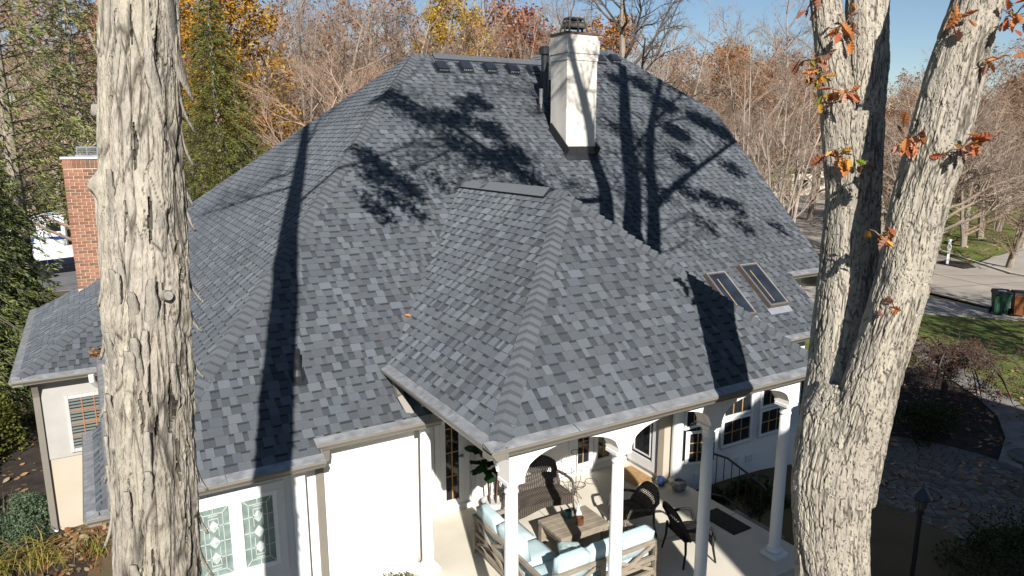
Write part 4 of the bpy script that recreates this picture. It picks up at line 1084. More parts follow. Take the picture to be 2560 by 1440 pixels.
def cushion(name, x0, y0, z0, x1, y1, z1, parent, m=None, r=.035):
    b = MB(); nx_, ny_ = 6, 6                                   # puffed box
    def grid(u, v, top):
        x = x0+(x1-x0)*u; y = y0+(y1-y0)*v
        e = min(1, 5*min(u,1-u), 5*min(v,1-v)); s_ = math.sqrt(max(0, e*(2-e)))
        z = (z1-.035 + .05*s_) if top else (z0+.02 - .02*s_)
        return (x, y, z)
    for top in (1, 0):
        vs = [grid(i/nx_, j/ny_, top) for j in range(ny_+1) for i in range(nx_+1)]
        fs = [(j*(nx_+1)+i, j*(nx_+1)+i+1, (j+1)*(nx_+1)+i+1, (j+1)*(nx_+1)+i) for j in range(ny_) for i in range(nx_)]
        b.add(vs, fs if top else [f[::-1] for f in fs])
    n1 = (nx_+1)*(ny_+1)
    ring = [i for i in range(nx_+1)] + [(j+1)*(nx_+1)-1 for j in range(1, ny_+1)] + [ny_*(nx_+1)+i for i in range(nx_-1,-1,-1)] + [j*(nx_+1) for j in range(ny_-1,0,-1)]
    for k in range(len(ring)):
        a, c = ring[k], ring[(k+1) % len(ring)]; b.f.append((n1+a, n1+c, c, a))
    return b.build(name, m or M_BLUE, parent, local=True, smooth=True)
def tilt(o, origin, axis, ang):
    o.matrix_local = Matrix.Translation(V(origin)) @ Matrix.Rotation(ang, 4, axis) @ Matrix.Translation(-V(origin)); return o

sofa = thing('sectional_sofa', 'corner sofa with weathered cross braced wooden frame and pale blue cushions on the patio', 'sofa', (4.86, 7.30, 0))
W_, D_ = 2.12, 2.12
fr = MB()
def post(x, y, h=.66): return MB().cbox(x, y, 0, x+.075, y+.075, h, .006).build('post', M_TEAK, sofa, True)
for x, y, h in ((0,D_-.075,.66),(0,1.02,.66),(0,0,.66),(.70,D_-.075,.6),(1.02,0,.66),(W_-.075,0,.66),(W_-.075,.72,.6),(.70,.72,.3)): post(x, y, h)
def rail(p, q, w=.05, h=.06): return MB().beam(p, q, w, h).build('rail', M_TEAK, sofa, True)
for z_ in (.63,.36,.12):
    rail((.0375,.076,z_),(.0375,1.019,z_)); rail((.0375,1.096,z_),(.0375,D_-.076,z_)); rail((.076,.0375,z_),(1.019,.0375,z_)); rail((1.096,.0375,z_),(W_-.076,.0375,z_))
for z_ in (.57,.26): rail((W_-.0375,.076,z_),(W_-.0375,.719,z_)); rail((.076,D_-.0375,z_),(.699,D_-.0375,z_))
def brace(p, q): return MB().beam(p, q, .035, .05, up=(0,.2,1)).build('brace', M_TEAK, sofa, True)
for y0_, y1_ in ((.08,1.01),(1.10,2.04)):
    brace((.03,y0_,.15),(.03,y1_,.6)); brace((.045,y0_,.6),(.045,y1_,.15))
for x0_, x1_ in ((.08,1.01),(1.10,2.04)):
    brace((x0_,.03,.15),(x1_,.03,.6)); brace((x0_,.045,.6),(x1_,.045,.15))
MB().box(.08,.08,.2,.72,2.04,.25).build('seat_deck', M_TEAK, sofa, True); MB().box(.72,.08,.2,2.04,.72,.249).build('seat_deck', M_TEAK, sofa, True)
cushion('seat_cushion',.16,.75,.252,.78,1.38,.42,sofa); cushion('seat_cushion',.16,1.39,.252,.78,2.04,.42,sofa)
cushion('seat_cushion',.16,.14,.252,.80,.74,.42,sofa); cushion('seat_cushion',.81,.14,.252,1.42,.74,.42,sofa); cushion('seat_cushion',1.43,.14,.252,2.03,.74,.42,sofa)
tilt(cushion('back_cushion',.10,.75,.43,.28,1.39,.86,sofa),(.10,1,.43),'Y',-.18); tilt(cushion('back_cushion',.10,1.40,.43,.28,2.04,.86,sofa),(.10,1,.43),'Y',-.18)
for x0_, x1_ in ((.3,.84),(.85,1.44),(1.45,2.04)): tilt(cushion('back_cushion',x0_,.09,.43,x1_,.26,.84,sofa),(1,.09,.43),'X',.15)
tp = thing('throw_pillow', 'floral print white throw pillow on the blue sofa end', 'pillow', (6.62, 7.62, .46), .4)
tilt(cushion('pillow_body',-.2,-.06,0,.2,.08,.36,tp, mat('floral_print', (.75,.73,.68), .9, .5, 14, col2=(.22,.38,.33))),(0,0,0),'X',.5)
tp2 = thing('throw_pillow', 'patterned throw pillow lying at the sofa corner by the table', 'pillow', (5.75, 7.92, .47), 1.1)
tilt(cushion('pillow_body',-.18,-.18,0,.18,.18,.12,tp2, mat('leaf_print', (.55,.62,.58), .9, .5, 14, col2=(.18,.35,.36))),(0,0,0),'X',.1)

tab = thing('coffee_table', 'low square weathered wooden coffee table between sofa and wicker bench', 'table', (5.93, 8.42, 0))
for i in range(5): MB().cbox(.0,.0+i*.138,.34,.98,.134+i*.138,.40,.004).build('plank', M_TEAK, tab, True)
MB().box(.03,.03,.27,.95,.66,.339).build('apron', M_TEAK, tab, True)
for x, y in ((0.01,.01),(.87,.01),(.01,.58),(.87,.58)): MB().cbox(x,y,0,x+.1,y+.1,.338,.005).build('leg', M_TEAK, tab, True)
def pot(name, label, cat, loc, prof, m, extra=None):
    t = thing(name, label, cat, loc); MB().lathe(0,0,prof,18).build('body', m, t, True, smooth=False)
    if extra: extra(t)
    return t
def mug_handle(t): MB().tube([(-.05,0,.03),(-.09,0,.04),(-.09,0,.09),(-.05,0,.1)], .009, 8).build('handle', mat('teal_glaze', (.02,.16,.18), .25, .15, 8, spec=.6), t, True)
pot('mug', 'teal glazed mug on the coffee table', 'mug', (6.42,8.92,.402), [(.05,0),(.062,.02),(.062,.12),(.054,.12),(.05,.03)], mat('teal_glaze', (.02,.16,.18), .25, .15, 8, spec=.6), mug_handle)
pot('candle_jar', 'brown copper candle jar on the coffee table edge', 'jar', (6.45,8.63,.402), [(.058,0),(.064,.02),(.064,.13),(.056,.13),(.052,.05)], mat('copper_jar', (.20,.09,.045), .35, .25, 9, metal=.5))
rab = thing('rabbit_figurine', 'small white rabbit figurine on the coffee table', 'figurine', (6.58,8.84,.402))
MB().lathe(0,0,[(.03,0),(.05,.02),(.052,.06),(.036,.1),(.022,.115)],14).build('body', M_TRIM, rab, True, True)
MB().lathe(-.012,0,[(.012,.105),(.03,.125),(.032,.145),(.018,.17)],12).build('head', M_TRIM, rab, True, True)
for s in (-1,1): MB().tube([(-.005,s*.012,.16),(.0,s*.02,.2),(.012,s*.03,.235)],[.008,.011,.004],8).build('ear', M_TRIM, rab, True, True)

def arcpts(f, n=16): return [f(i/n) for i in range(n+1)]
def wicker_seat(name, label, loc, rz, w, m, rows=5, backh=.95, arm=True, group=None, hole=True):
    t = thing(name, label, 'bench' if w > .8 else 'chair', loc, rz, group)
    hw = w/2; d = .52
    # seat: woven front apron and deck (faces -y)
    n = 10; b = MB(); top, lowv = [], []
    for j in range(5):
        for i in range(n+1):
            u = i/n; v = j/4; sag = -.035*math.sin(math.pi*u)*math.sin(math.pi*min(1,v+.2)) + (0 if v > .1 else -.02)
            b.v.append((-hw+w*u, -d/2+d*v, .43+sag))
    b.f += [(j*(n+1)+i,j*(n+1)+i+1,(j+1)*(n+1)+i+1,(j+1)*(n+1)+i) for j in range(4) for i in range(n)]
    b.build('seat', m, t, True, True)
    b = MB()
    for i in range(n):
        a0, a1 = -hw+w*i/n, -hw+w*(i+1)/n; dz = lambda a: .28 + .04*math.cos(a/hw*math.pi)
        b.add([(a0,-d/2-.012,dz(a0)),(a1,-d/2-.012,dz(a1)),(a1,-d/2-.012,.425),(a0,-d/2-.012,.425)], [(0,1,2,3)])
    b.build('apron', m, t, True)
    def bk(u, v):                                           # back surface: u across, v up
        x = -hw+w*u; crown = backh - .13*(2*u-1)**4 - .05*(2*u-1)**2
        z = .43 + (crown-.43)*v; y = d/2 - .02 + .16*v**1.3 - .10*(abs(2*u-1)**2.5)*.8
        return (x, y, z)
    def band(v0, v1, nm, u0=0., u1=1.):
        k = MB(); N_ = 14
        for i in range(N_):
            for j in range(2):
                ua, ub = u0+(u1-u0)*i/N_, u0+(u1-u0)*(i+1)/N_; va, vb = v0+(v1-v0)*j/2, v0+(v1-v0)*(j+1)/2
                k.add([bk(ua,va),bk(ub,va),bk(ub,vb),bk(ua,vb)], [(0,1,2,3)])
        k.build(nm, m, t, True, True)
    band(0,.48,'back_weave'); band(.66,1,'back_weave'); band(.46,.68,'back_weave',0,.1); band(.46,.68,'back_weave',.9,1.)
    k = MB(); nn = int(w/.055)
    for i in range(nn):
        u0, u1 = .1+.8*i/nn, .1+.8*(i+1)/nn
        k.tube([bk(u0,.47),bk(u1,.67)], .006, 4, False); k.tube([bk(u1,.47),bk(u0,.67)], .006, 4, False)
    k.build('back_lattice', m, t, True)
    k = MB(); k.tube([bk(0,0)] + [bk(0,v/8) for v in range(1,8)] + [bk(u/16,1) for u in range(17)] + [bk(1,1-v/8) for v in range(1,9)], .02, 8); k.build('back_rim', m, t, True, True)
    for s in (-1,1):
        x = s*(hw+.01); b0 = bk(0 if s < 0 else 1, .6)
        k = MB(); k.tube(arcpts(lambda q: (x+s*.05*math.sin(math.pi*q), b0[1]+(-d/2-.03-b0[1])*q, b0[2]+(.62-b0[2])*q**.6 - (.22*max(0,(q-.8)/.2)**2))), .026, 8); k.build('arm', m, t, True, True)
        for yy in (-d/2, d/2-.02):
            k = MB(); k.tube([(x-s*.02,yy,.5),(x-s*.0,yy,.25),(x+s*.03,yy+(.05 if yy > 0 else -.04),.0)], [.022,.02,.016], 8); k.build('leg', m, t, True, True)
    return t
wicker_seat('wicker_bench', 'brown woven wicker loveseat against the back porch wall', (6.37,9.78,0), 0, 1.14, M_WICK, backh=.98)
wicker_seat('wicker_armchair', 'sunlit brown wicker armchair behind the sofa end by the coffee table', (7.5,8.55,0), -1.75, .62, M_WICK, backh=.8)
wicker_seat('wicker_armchair', 'shaded black wicker armchair standing alone right of the sofa', (7.82,7.52,0), 1.35, .58, M_WICKD, backh=.95)
ps = thing('plant_stand', 'bare wire plant stand with empty rings beside the wicker bench', 'plant stand', (7.25,9.85,0))
M_WIRE = mat('rusty_wire', (.10,.075,.055), .6)
for a in (0.3,2.4,4.5): MB().tube([(.0,0,.30),(.05*math.cos(a),.05*math.sin(a),.18),(.2*math.cos(a),.2*math.sin(a),0)], .007, 6).build('leg', M_WIRE, ps, True)
def ring(c, r, nm='ring'): MB().tube([(c[0]+r*math.cos(k*math.pi/10), c[1]+r*math.sin(k*math.pi/10), c[2]) for k in range(21)], .006, 5, False).build(nm, M_WIRE, ps, True)
for c in ((.22,.02,.62),(-.2,.05,.5),(.0,-.12,.42),(.05,.05,.98),(-.25,-.1,.75),(.26,-.12,.42)):
    ring(c, .11); MB().tube([(0,0,.25),(c[0]*.5,c[1]*.5,c[2]*.7),(c[0]*.6,c[1]*.6,c[2])], .006, 5).build('stem', M_WIRE, ps, True)
MB().tube([(0,0,0.2),(0.03,.03,.98)], .008, 6).build('stem', M_WIRE, ps, True)
# fiddle leaf fig
fig = thing('fiddle_leaf_fig', 'potted fig with large dark glossy leaves by the porch door', 'plant', (5.72,10.28,0))
rf = random.Random(4); M_FIGL = leafmat('fig_leaf', (.018,.05,.017), .3, .35, thin=.2); M_FIGS = mat('fig_stem', (.13,.075,.05), .8)
kk = MB(); half = [(0,0),(.15,.14),(.35,.17),(.5,.2),(.7,.33),(.88,.27),(1,.05)]; n = len(half)
kk.add([(u*.3,0,-.05*u*u) for u,v in half]+[(u*.3,v*.3,.02-.05*u*u) for u,v in half]+[(u*.3,-v*.3,.02-.05*u*u) for u,v in half],
       [(i,i+1,n+i+1,n+i) for i in range(n-1)]+[(i+1,i,2*n+i,2*n+i+1) for i in range(n-1)])
fl = kk.mesh('fig_leaf', M_FIGL, True)
MB().lathe(0,0,[(.13,0),(.17,.03),(.19,.26),(.2,.28),(.17,.28),(.165,.24)],20).build('pot', mat('white_pot', (.6,.6,.58), .5), fig, True)
for s_ in range(4):
    a = s_*1.6+.4; x, y = .07*math.cos(a), .07*math.sin(a); top_ = V((x*3.6, y*3.0, 1.45+.22*(s_%2))); mid = V((x*1.7,y*1.6,.75))
    MB().tube([(x,y,.2),mid,top_], [.016,.013,.008], 7).build('stem', M_FIGS, fig, True)
    for i in range(15):
        t = i/14; p = mid.lerp(top_, .15+.85*t); az = i*2.4+s_
        d = V((math.cos(az), math.sin(az), rf.uniform(-.35,.55))).normalized()
        o = link(bpy.data.objects.new('leaf', fl)); o.parent = fig; o.location = p; o.rotation_mode = 'QUATERNION'; o.rotation_quaternion = d.to_track_quat('X','Z')
        sc_ = rf.uniform(.85,1.35); o.scale = (sc_,)*3
# doormats and small things by the doors
def mat_obj(x0,y0,x1,y1,m,label):
    b = MB(); b.cbox(x0,y0,.002,x1,y1,.018,.006); o = b.build('doormat', m); tag(o, label, 'doormat'); return o
mat_obj(8.62,9.78,9.14,10.5, mat('coir', (.42,.26,.12), .95, .2, 12, bump=.6, bscale=200), 'tan coir doormat at the glazed return door')
mat_obj(8.92,7.55,9.36,8.35, mat('dark_rubber', (.03,.028,.026), .9, .3, 12, bump=.5), 'dark rubber doormat at the patio steps')
pot('ceramic_ball', 'dark blue glazed ceramic ball by the corner post', 'ornament', (9.08,9.55,0), [(.02,0),(.07,.02),(.1,.08),(.1,.12),(.07,.18),(.02,.2)], mat('blue_glaze', (.02,.035,.10), .15, .2, 8, spec=.7))
pot('ceramic_planter', 'mottled grey ceramic planter at the slab edge near the rail', 'planter', (9.25,9.22,0), [(.07,0),(.13,.04),(.15,.12),(.13,.19),(.10,.2),(.09,.16)], mat('grey_glaze', (.16,.17,.17), .3, .6, 14, spec=.5))
# iron handrail
hr = thing('handrail', 'black iron handrail beside the patio steps', 'handrail', (9.6,8.3,-.6))
def W3(x,y,z): return (x-9.6, y-8.3, z+.6)
MB().tube([W3(9.48,8.75,.86),W3(9.55,8.68,.9),W3(9.66,8.45,.88),W3(10.0,7.9,.5),W3(10.03,7.84,.42)], .022, 8).build('top_rail', M_BLACK, hr, True)
MB().tube([W3(9.5,8.73,.1),W3(9.66,8.45,.1),W3(10.0,7.9,-.28)], .014, 6).build('bottom_rail', M_BLACK, hr, True)
for i in range(8):
    t = i/7; x, y = 9.5+.5*t, 8.73-.83*t; zt = .88-.38*max(0,(t-.25)/.75); zb = (.08 if t < .3 else .08-.38*(t-.3)/.7)
    if i in (0,7): zb = -.62 if i else -.5
    MB().tube([W3(x,y,zb),W3(x,y,zt)], .018 if i in (0,7) else .01, 6).build('baluster', M_BLACK, hr, True)
b = MB(); b.cbox(9.56,7.3,-.62,9.95,8.4,-.2,.015); struct('patio_step', b, mat('dark_step', (.2,.19,.17), .9, .2, 3), 'concrete step below the patio edge', 'step')

# ------------------------------------------------------------------ garden: paver circle, lamp, bird bath, hedge, shrubs
M_PAV = mat('paver', (.15,.135,.115), .9, .2, 7, rand=.3, bump=.2)
pav = MB(); pc = V((14.3, 7.3, -.58)); pav.lathe(pc.x, pc.y, [(3.05,-.66),(3.05,-.605)], 40)
pv = pav.build('paver_patio', mat('paver_sand', (.1,.09,.075), .95, .2, 5)); tag(pv, 'shaded brick paver circle in the right garden', 'patio', kind='structure')
rp_ = random.Random(3)
PVS = []
for k in range(1, 18):
    r0 = .17*k; n = max(6, int(2*math.pi*(r0+.085)/.25)); dth = 2*math.pi/n; g_ = .008
    b = MB(); a0, a1 = g_/(r0+.085), dth-g_/(r0+.085)
    poly = [(r*math.cos(a), r*math.sin(a), 0) for r, a in ((r0+g_,a0),(r0+.17-g_*.4,a0),(r0+.17-g_*.4,a1),(r0+g_,a1))]
    b.prism(poly, (0,0,.045)); me = b.mesh('paver', M_PAV)
    for i in range(n):
        rz = i*dth+k*.4; c = V((pc.x+(r0+.085)*math.cos(rz+dth/2), pc.y+(r0+.085)*math.sin(rz+dth/2), -.58)); x_, y_, d_ = proj(c)
        PVS.append(((d_ if 2150 < x_ < 2570 and y_ < 1450 else 99), me, rz, poly))
PVS.sort(key=lambda q: q[0]); rest = MB()
for i, (d_, me, rz, poly) in enumerate(PVS):
    zz = -.607+rp_.uniform(-.005,.005)
    if i < 295:
        o = link(bpy.data.objects.new('paver', me)); o.parent = pv; o.location = (pc.x, pc.y, zz); o.rotation_euler = (0,0,rz)
    else:
        cr, sr = math.cos(rz), math.sin(rz); rest.prism([(pc.x+x*cr-y*sr, pc.y+x*sr+y*cr, zz) for x, y, _ in poly], (0,0,.045))
tag(rest.build('paver_field', M_PAV, pv), 'remaining pavers of the circle', kind='stuff')
lamp = thing('lamp_post', 'black garden lamp post with dark hood in the shaded right garden', 'lamp', (10.75,5.5,-.7))
MB().lathe(0,0,[(.07,0),(.07,.08),(.045,.12),(.04,.3),(.035,.34),(.035,1.55),(.055,1.58),(.055,1.64),(.04,1.66)],16).build('post', M_BLACK, lamp, True)
MB().lathe(0,0,[(.06,1.66),(.065,1.68),(.075,1.84)],12).build('lantern_glass', mat('lantern_glass', (.12,.11,.09), .15, .2, 5, spec=.6), lamp, True)
for k in range(6):
    a = k*math.pi/3; MB().tube([(.062*math.cos(a),.062*math.sin(a),1.66),(.082*math.cos(a),.082*math.sin(a),1.85)], .007, 5).build('cage_bar', M_BLACK, lamp, True)
MB().lathe(0,0,[(.145,1.83),(.15,1.85),(.11,1.91),(.075,1.95),(.05,1.99),(.02,2.0),(.012,2.04),(.02,2.06),(.008,2.09)],18).build('hood', mat('lamp_hood', (.02,.032,.045), .35, .2, 7, spec=.5), lamp, True)
bb = thing('bird_bath', 'grey stone bird bath on the paver circle edge', 'bird bath', (16.1,6.2,-.6))
MB().lathe(0,0,[(.22,0),(.22,.06),(.14,.1),(.09,.3),(.085,.5),(.13,.66),(.15,.7)],18).build('pedestal', mat('mossy_stone', (.13,.125,.105), .9, .25, 8, bump=.3), bb, True, True)
MB().lathe(0,0,[(.15,.7),(.36,.78),(.42,.86),(.40,.88),(.3,.82),(.05,.79)],22).build('bowl', MATS['mossy_stone'], bb, True, True)

def leaf_shrub(name, label, cat, loc, rx, ry, h, n, size, cols, seed, stems=8, group=None, leafm=None, flat=False):
    t = thing(name, label, cat, loc, 0, group); r = random.Random(seed); b = MB(); s = MB()
    for i in range(stems):
        a = r.uniform(0,6.28); q = r.uniform(.3,.9)
        s.tube([(0.05*math.cos(a),.05*math.sin(a),-.05),(rx*q*.4*math.cos(a),ry*q*.4*math.sin(a),h*.4),(rx*q*math.cos(a),ry*q*math.sin(a),h*.8*r.uniform(.6,1))],[.02,.014,.006],5,False)
    s.build('stems', mat('shrub_stem', (.09,.065,.045), .9), t, True)
    lumps = [(r.uniform(-.75,.75), r.uniform(-.75,.75), r.uniform(.15,.8), r.uniform(.25,.45)) for _ in range(26)]
    for i in range(n):
        lx, ly, lz, lr = r.choice(lumps)
        while True:
            o = V((r.uniform(-1,1), r.uniform(-1,1), r.uniform(-1,1)))
            if .3 < o.length < 1: break
        x, y, z = lx+o.x*lr, ly+o.y*lr, lz+o.z*lr*.8
        k = 1-.55*(x*x+y*y); 
        if k <= 0 or z < 0: continue
        leaf_quads(b, r, [(V((x*rx, y*ry, min(z, 1.05)*h*k)), V((0,0,1)))], 1, size, .02, cols)
    b.build('foliage', leafm or leafmat('shrub_leaf', (.05,.07,.02), attr=True), t, True)
    return t
GR = ((.03,.05,.014),(.045,.07,.018),(.06,.085,.02),(.025,.04,.012))
leaf_shrub('evergreen_hedge', 'dense dark evergreen hedge mound at the lower right corner', 'hedge', (12.9,4.9,-.7), 1.5, 1.1, 1.15, 7000, .035, GR, 31)
leaf_shrub('garden_shrub', 'leafy green shrub beside the iron handrail', 'shrub', (10.75,8.65,-.65), .75, .6, .85, 2600, .05, GR, 32)
leaf_shrub('garden_shrub', 'low dark shrub at the foot of the right house wall', 'shrub', (10.0,9.1,-.6), .4, .3, .7, 1200, .045, GR, 33)
leaf_shrub('garden_shrub', 'clipped dark shrub behind the paver circle', 'shrub', (17.6,9.0,-.65), 1.3, .8, 1.0, 4000, .04, GR, 34)
leaf_shrub('garden_shrub', 'dark evergreen bush beside the oak trunk at the house corner', 'shrub', (14.3,9.9,-.65), 1.2, .9, 1.5, 4500, .045, GR, 35)
leaf_shrub('boxwood', 'small bright green boxwood at the foot of the white wall', 'shrub', (3.45,9.0,-.35), .45, .35, .72, 2200, .03, ((.12,.15,.03),(.16,.19,.04),(.09,.12,.03)), 36)
leaf_shrub('yew_shrub', 'yellow green yew shrub left of the wing wall', 'shrub', (-3.3,20.8,-1.2), 1.5, 1.7, 2.3, 12000, .05, ((.12,.13,.02),(.16,.16,.025),(.08,.10,.018),(.055,.07,.015)), 37)
leaf_shrub('juniper', 'low spreading blue green juniper in the left mulch bed', 'shrub', (-2.15,17.0,-1.18), .95, 1.5, .55, 9000, .032, ((.10,.145,.085),(.13,.17,.10),(.075,.11,.06)), 38)
leaf_shrub('juniper', 'second flat juniper against the shaded mulch at the left edge', 'shrub', (-3.2,15.3,-1.18), 1.0, .9, .45, 5000, .032, ((.10,.145,.085),(.12,.16,.08),(.075,.11,.06)), 39)
# weeping maple, nearly bare
mp_ = thing('weeping_maple', 'low weeping maple with dry red brown leaves beside the garden path', 'tree', (20.6,10.3,-.62)); rm_ = random.Random(8)
b = MB(); tips = []
for i in range(16):
    a = i*.4+rm_.uniform(-.2,.2); ln = rm_.uniform(1.3,2.3)
    p0 = V((0,0,.75)); pts_ = [p0, V((math.cos(a)*ln*.35, math.sin(a)*ln*.35, 1.35+.2*rm_.random())), V((math.cos(a)*ln*.75, math.sin(a)*ln*.75, 1.15)), V((math.cos(a)*ln, math.sin(a)*ln, .45))]
    c_ = [V(q) for q in catmull([list(q) for q in pts_], 9)]; b.tube(c_, [.035-.003*k for k in range(9)], 5, False)
    for k in range(22):
        q = c_[rm_.randrange(1,9)]; dd = V((rm_.gauss(0,1), rm_.gauss(0,1), rm_.gauss(-.1,.6))).normalized()
        limb(b, rm_, q, dd, rm_.uniform(.3,.6), .008, 0, [(2,3,7,.55,.9),(1,3,0,0,0)], tips, .25, -.12)
b.tube([(0,0,-.05),(.05,.02,.4),(0,0,.8)], [.11,.085,.07], 9); b.build('trunk', mat('maple_bark', (.075,.06,.05), .9), mp_, True)
b = MB(); leaf_quads(b, rm_, tips, 3, .032, .06, ((.13,.06,.045),(.10,.05,.038),(.17,.09,.065),(.08,.04,.03)))
b.build('crown', leafmat('maple_leaf_dry', (.16,.06,.04), attr=True), mp_, True)

# daylily leaves, leaf litter
def lily(loc, label, seed, n=60, h=.5):
    t = thing('daylily_clump', label, 'plant', loc); r = random.Random(seed); b = MB()
    for i in range(n):
        a = r.uniform(0,6.28); ln = h*r.uniform(.7,1.5); w = .012; c = V((r.gauss(0,.15), r.gauss(0,.15), 0)); d = V((math.cos(a), math.sin(a), 0)); s = V((-d.y,d.x,0))*w
        pts_ = [c, c+d*ln*.25+V((0,0,ln*.5)), c+d*ln*.6+V((0,0,ln*.55)), c+d*ln*.95+V((0,0,ln*.15))]
        col = r.choice(((.24,.22,.04),(.32,.26,.06),(.14,.17,.03),(.36,.25,.09)))
        vs = []
        for k, q in enumerate(pts_): vs += [tuple(q-s*(1-.28*k)), tuple(q+s*(1-.28*k))]
        b.add(vs, [(0,1,3,2),(2,3,5,4),(4,5,7,6)], col)
    b.build('blades', leafmat('lily_blade', (.2,.2,.04), attr=True), t, True)
lily((-2.2,14.6,-1.18), 'yellowing daylily leaves at the lower left corner', 1, 90, .6)
lily((-1.45,14.9,-1.18), 'daylily clump with arching yellow green leaves near the downspout', 2, 70, .6)
lily((-.55,14.8,-1.18), 'small daylily tuft beside the hickory trunk', 3, 40, .45)
def litter(name, label, poly, n, size, cols, seed, zfun):
    r = random.Random(seed); b = MB(); x0 = min(p[0] for p in poly); x1 = max(p[0] for p in poly); y0 = min(p[1] for p in poly); y1 = max(p[1] for p in poly); k = 0
    while k < n:
        x, y = r.uniform(x0,x1), r.uniform(y0,y1); ins = False; j = len(poly)-1
        for i in range(len(poly)):
            (xi,yi),(xj,yj) = poly[i],poly[j]
            if (yi>y) != (yj>y) and x < (xj-xi)*(y-yi)/(yj-yi)+xi: ins = not ins
            j = i
        if not ins or noise.noise(V((x*.9,y*.9,seed))) < r.uniform(-.5,.35): k += .2; continue
        k += 1; a = r.uniform(0,6.28); s = size*r.uniform(.5,1.3); z = zfun(x,y)+.012; u = V((math.cos(a),math.sin(a),r.uniform(-.4,.4)))*s; v = V((-math.sin(a),math.cos(a),r.uniform(-.4,.4)))*s*.55; c = V((x,y,z+abs(u.z)+abs(v.z)))
        b.add([tuple(c-u),tuple(c-u*.2+v),tuple(c+u*.5+v*.8),tuple(c+u),tuple(c+u*.4-v),tuple(c-u*.3-v*.9)], [(0,1,2,3,4,5)], r.choice(cols))
    tag(b.build(name, leafmat('litter_leaf', (.2,.1,.05), attr=True, thin=.2)), label, 'leaves', kind='stuff')
LT = ((.28,.13,.05),(.20,.09,.04),(.34,.21,.10),(.40,.30,.18),(.15,.075,.04))
litter('leaf_litter', 'fallen oak leaves scattered in the left mulch bed', [(-6,10),(-.4,10.5),(.3,15.8),(-1.2,16.2),(-1.5,23),(-6,27),(-12,20)], 1500, .07, LT, 1, lambda x,y: -1.19)
litter('leaf_litter', 'fallen leaves banked against the cream wing wall', [(-1.5,14.2),(.2,14.2),(.2,16.1),(-1.2,16.1)], 500, .07, LT, 2, lambda x,y: -1.19)
litter('leaf_litter', 'pale fallen leaves over the right mulch bed and pavers', [(9.8,3.5),(19,4),(23,9),(19,14),(13.6,13.5),(10.0,10)], 2600, .065, LT, 3, lambda x,y: -.57)
litter('leaf_litter', 'fallen leaves around the lamp post in the shaded bed', [(9.8,3.6),(13,3.6),(12.6,5.6),(10.4,6.6),(9.8,6.4)], 700, .065, LT, 9, lambda x,y: -.6)
litter('leaf_litter', 'orange leaves dotted over the sunlit lawn', [(20.5,5),(33.0,2),(33.3,14.5),(29.6,16.9),(25,19.6),(20,20),(19.5,14)], 1500, .075, LT, 4, lambda x,y: -.6)
litter('leaf_litter', 'orange leaves dotted over the lawn across the street', [(45,22),(66,27),(96,36),(80,52),(63,41),(50,28)], 2600, .13, LT, 5, lambda x,y: -.55)
litter('leaf_litter', 'leaf clump caught in the left valley gutter', [(-.25,15.5),(.12,15.5),(.12,16.0),(-.25,16.0)], 160, .06, LT, 6, lambda x,y: 2.5)
rl = random.Random(12)
for i, (px, py, wh) in enumerate(((1065,667,0),(998,805,0),(963,850,0),(1255,428,0),(1838,552,0),(1870,575,0),(1935,570,0),(1610,312,0),(1098,735,0),(1010,790,0),(1600,380,0))):
    q = onpl(px, py, FP0, n_front) + n_front*.03
    o = link(bpy.data.objects.new('fallen_leaf', LM[rl.choice((0,4,2))])); o.location = q; o.rotation_euler = (.6,0,rl.uniform(0,6)); s = rl.uniform(.5,.8); o.scale = (s,)*3
    tag(o, 'single dry leaf lying on the main roof slope', 'leaf', 'dry leaves on the roof')

# ------------------------------------------------------------------ street things
def mailbox(loc, rz, label):
    t = thing('mailbox', label, 'mailbox', loc, rz, 'white post mailboxes')
    m = mat('mailbox_white', (.8,.8,.8), .5, .04, 5)
    MB().cbox(-.07,-.07,-.1,.07,.07,1.42,.01).build('post', m, t, True); MB().cbox(-.1,-.1,1.42,.1,.1,1.5,.02).build('post_cap', m, t, True)
    b = MB(); n = 8; pr = [(-.1,.0),(.1,.0)] + [(.1*math.cos(a*math.pi/n), .14+.1*math.sin(a*math.pi/n)) for a in range(n+1)]
    b.prism([(-.55,y,z+1.02) for y,z in pr], (.5,0,0)); b.build('box', m, t, True)
    b = MB(); b.prism([(-.555,y*.85,z*.9+1.03) for y,z in pr], (.005,0,0)); b.build('box_door', mat('mailbox_door_grey', (.25,.26,.28), .5), t, True)  # box door in an even grey, darker than the box
    MB().box(-.5,-.09,.96,-.075,.09,1.018).build('bracket', m, t, True)
    b = MB(); b.prism([(-.45,-.03,.96),(-.07,-.03,.62),(-.07,-.03,.74),(-.36,-.03,.96)], (0,.06,0)); b.build('brace', m, t, True)
mailbox(tuple(onz(2368,661,-.55)), .5, 'white post mailbox in a mulch bed beyond the far kerb')
mailbox(tuple(onz(2163,712,-.6)), 2.6, 'white post mailbox glimpsed between the oak stems')
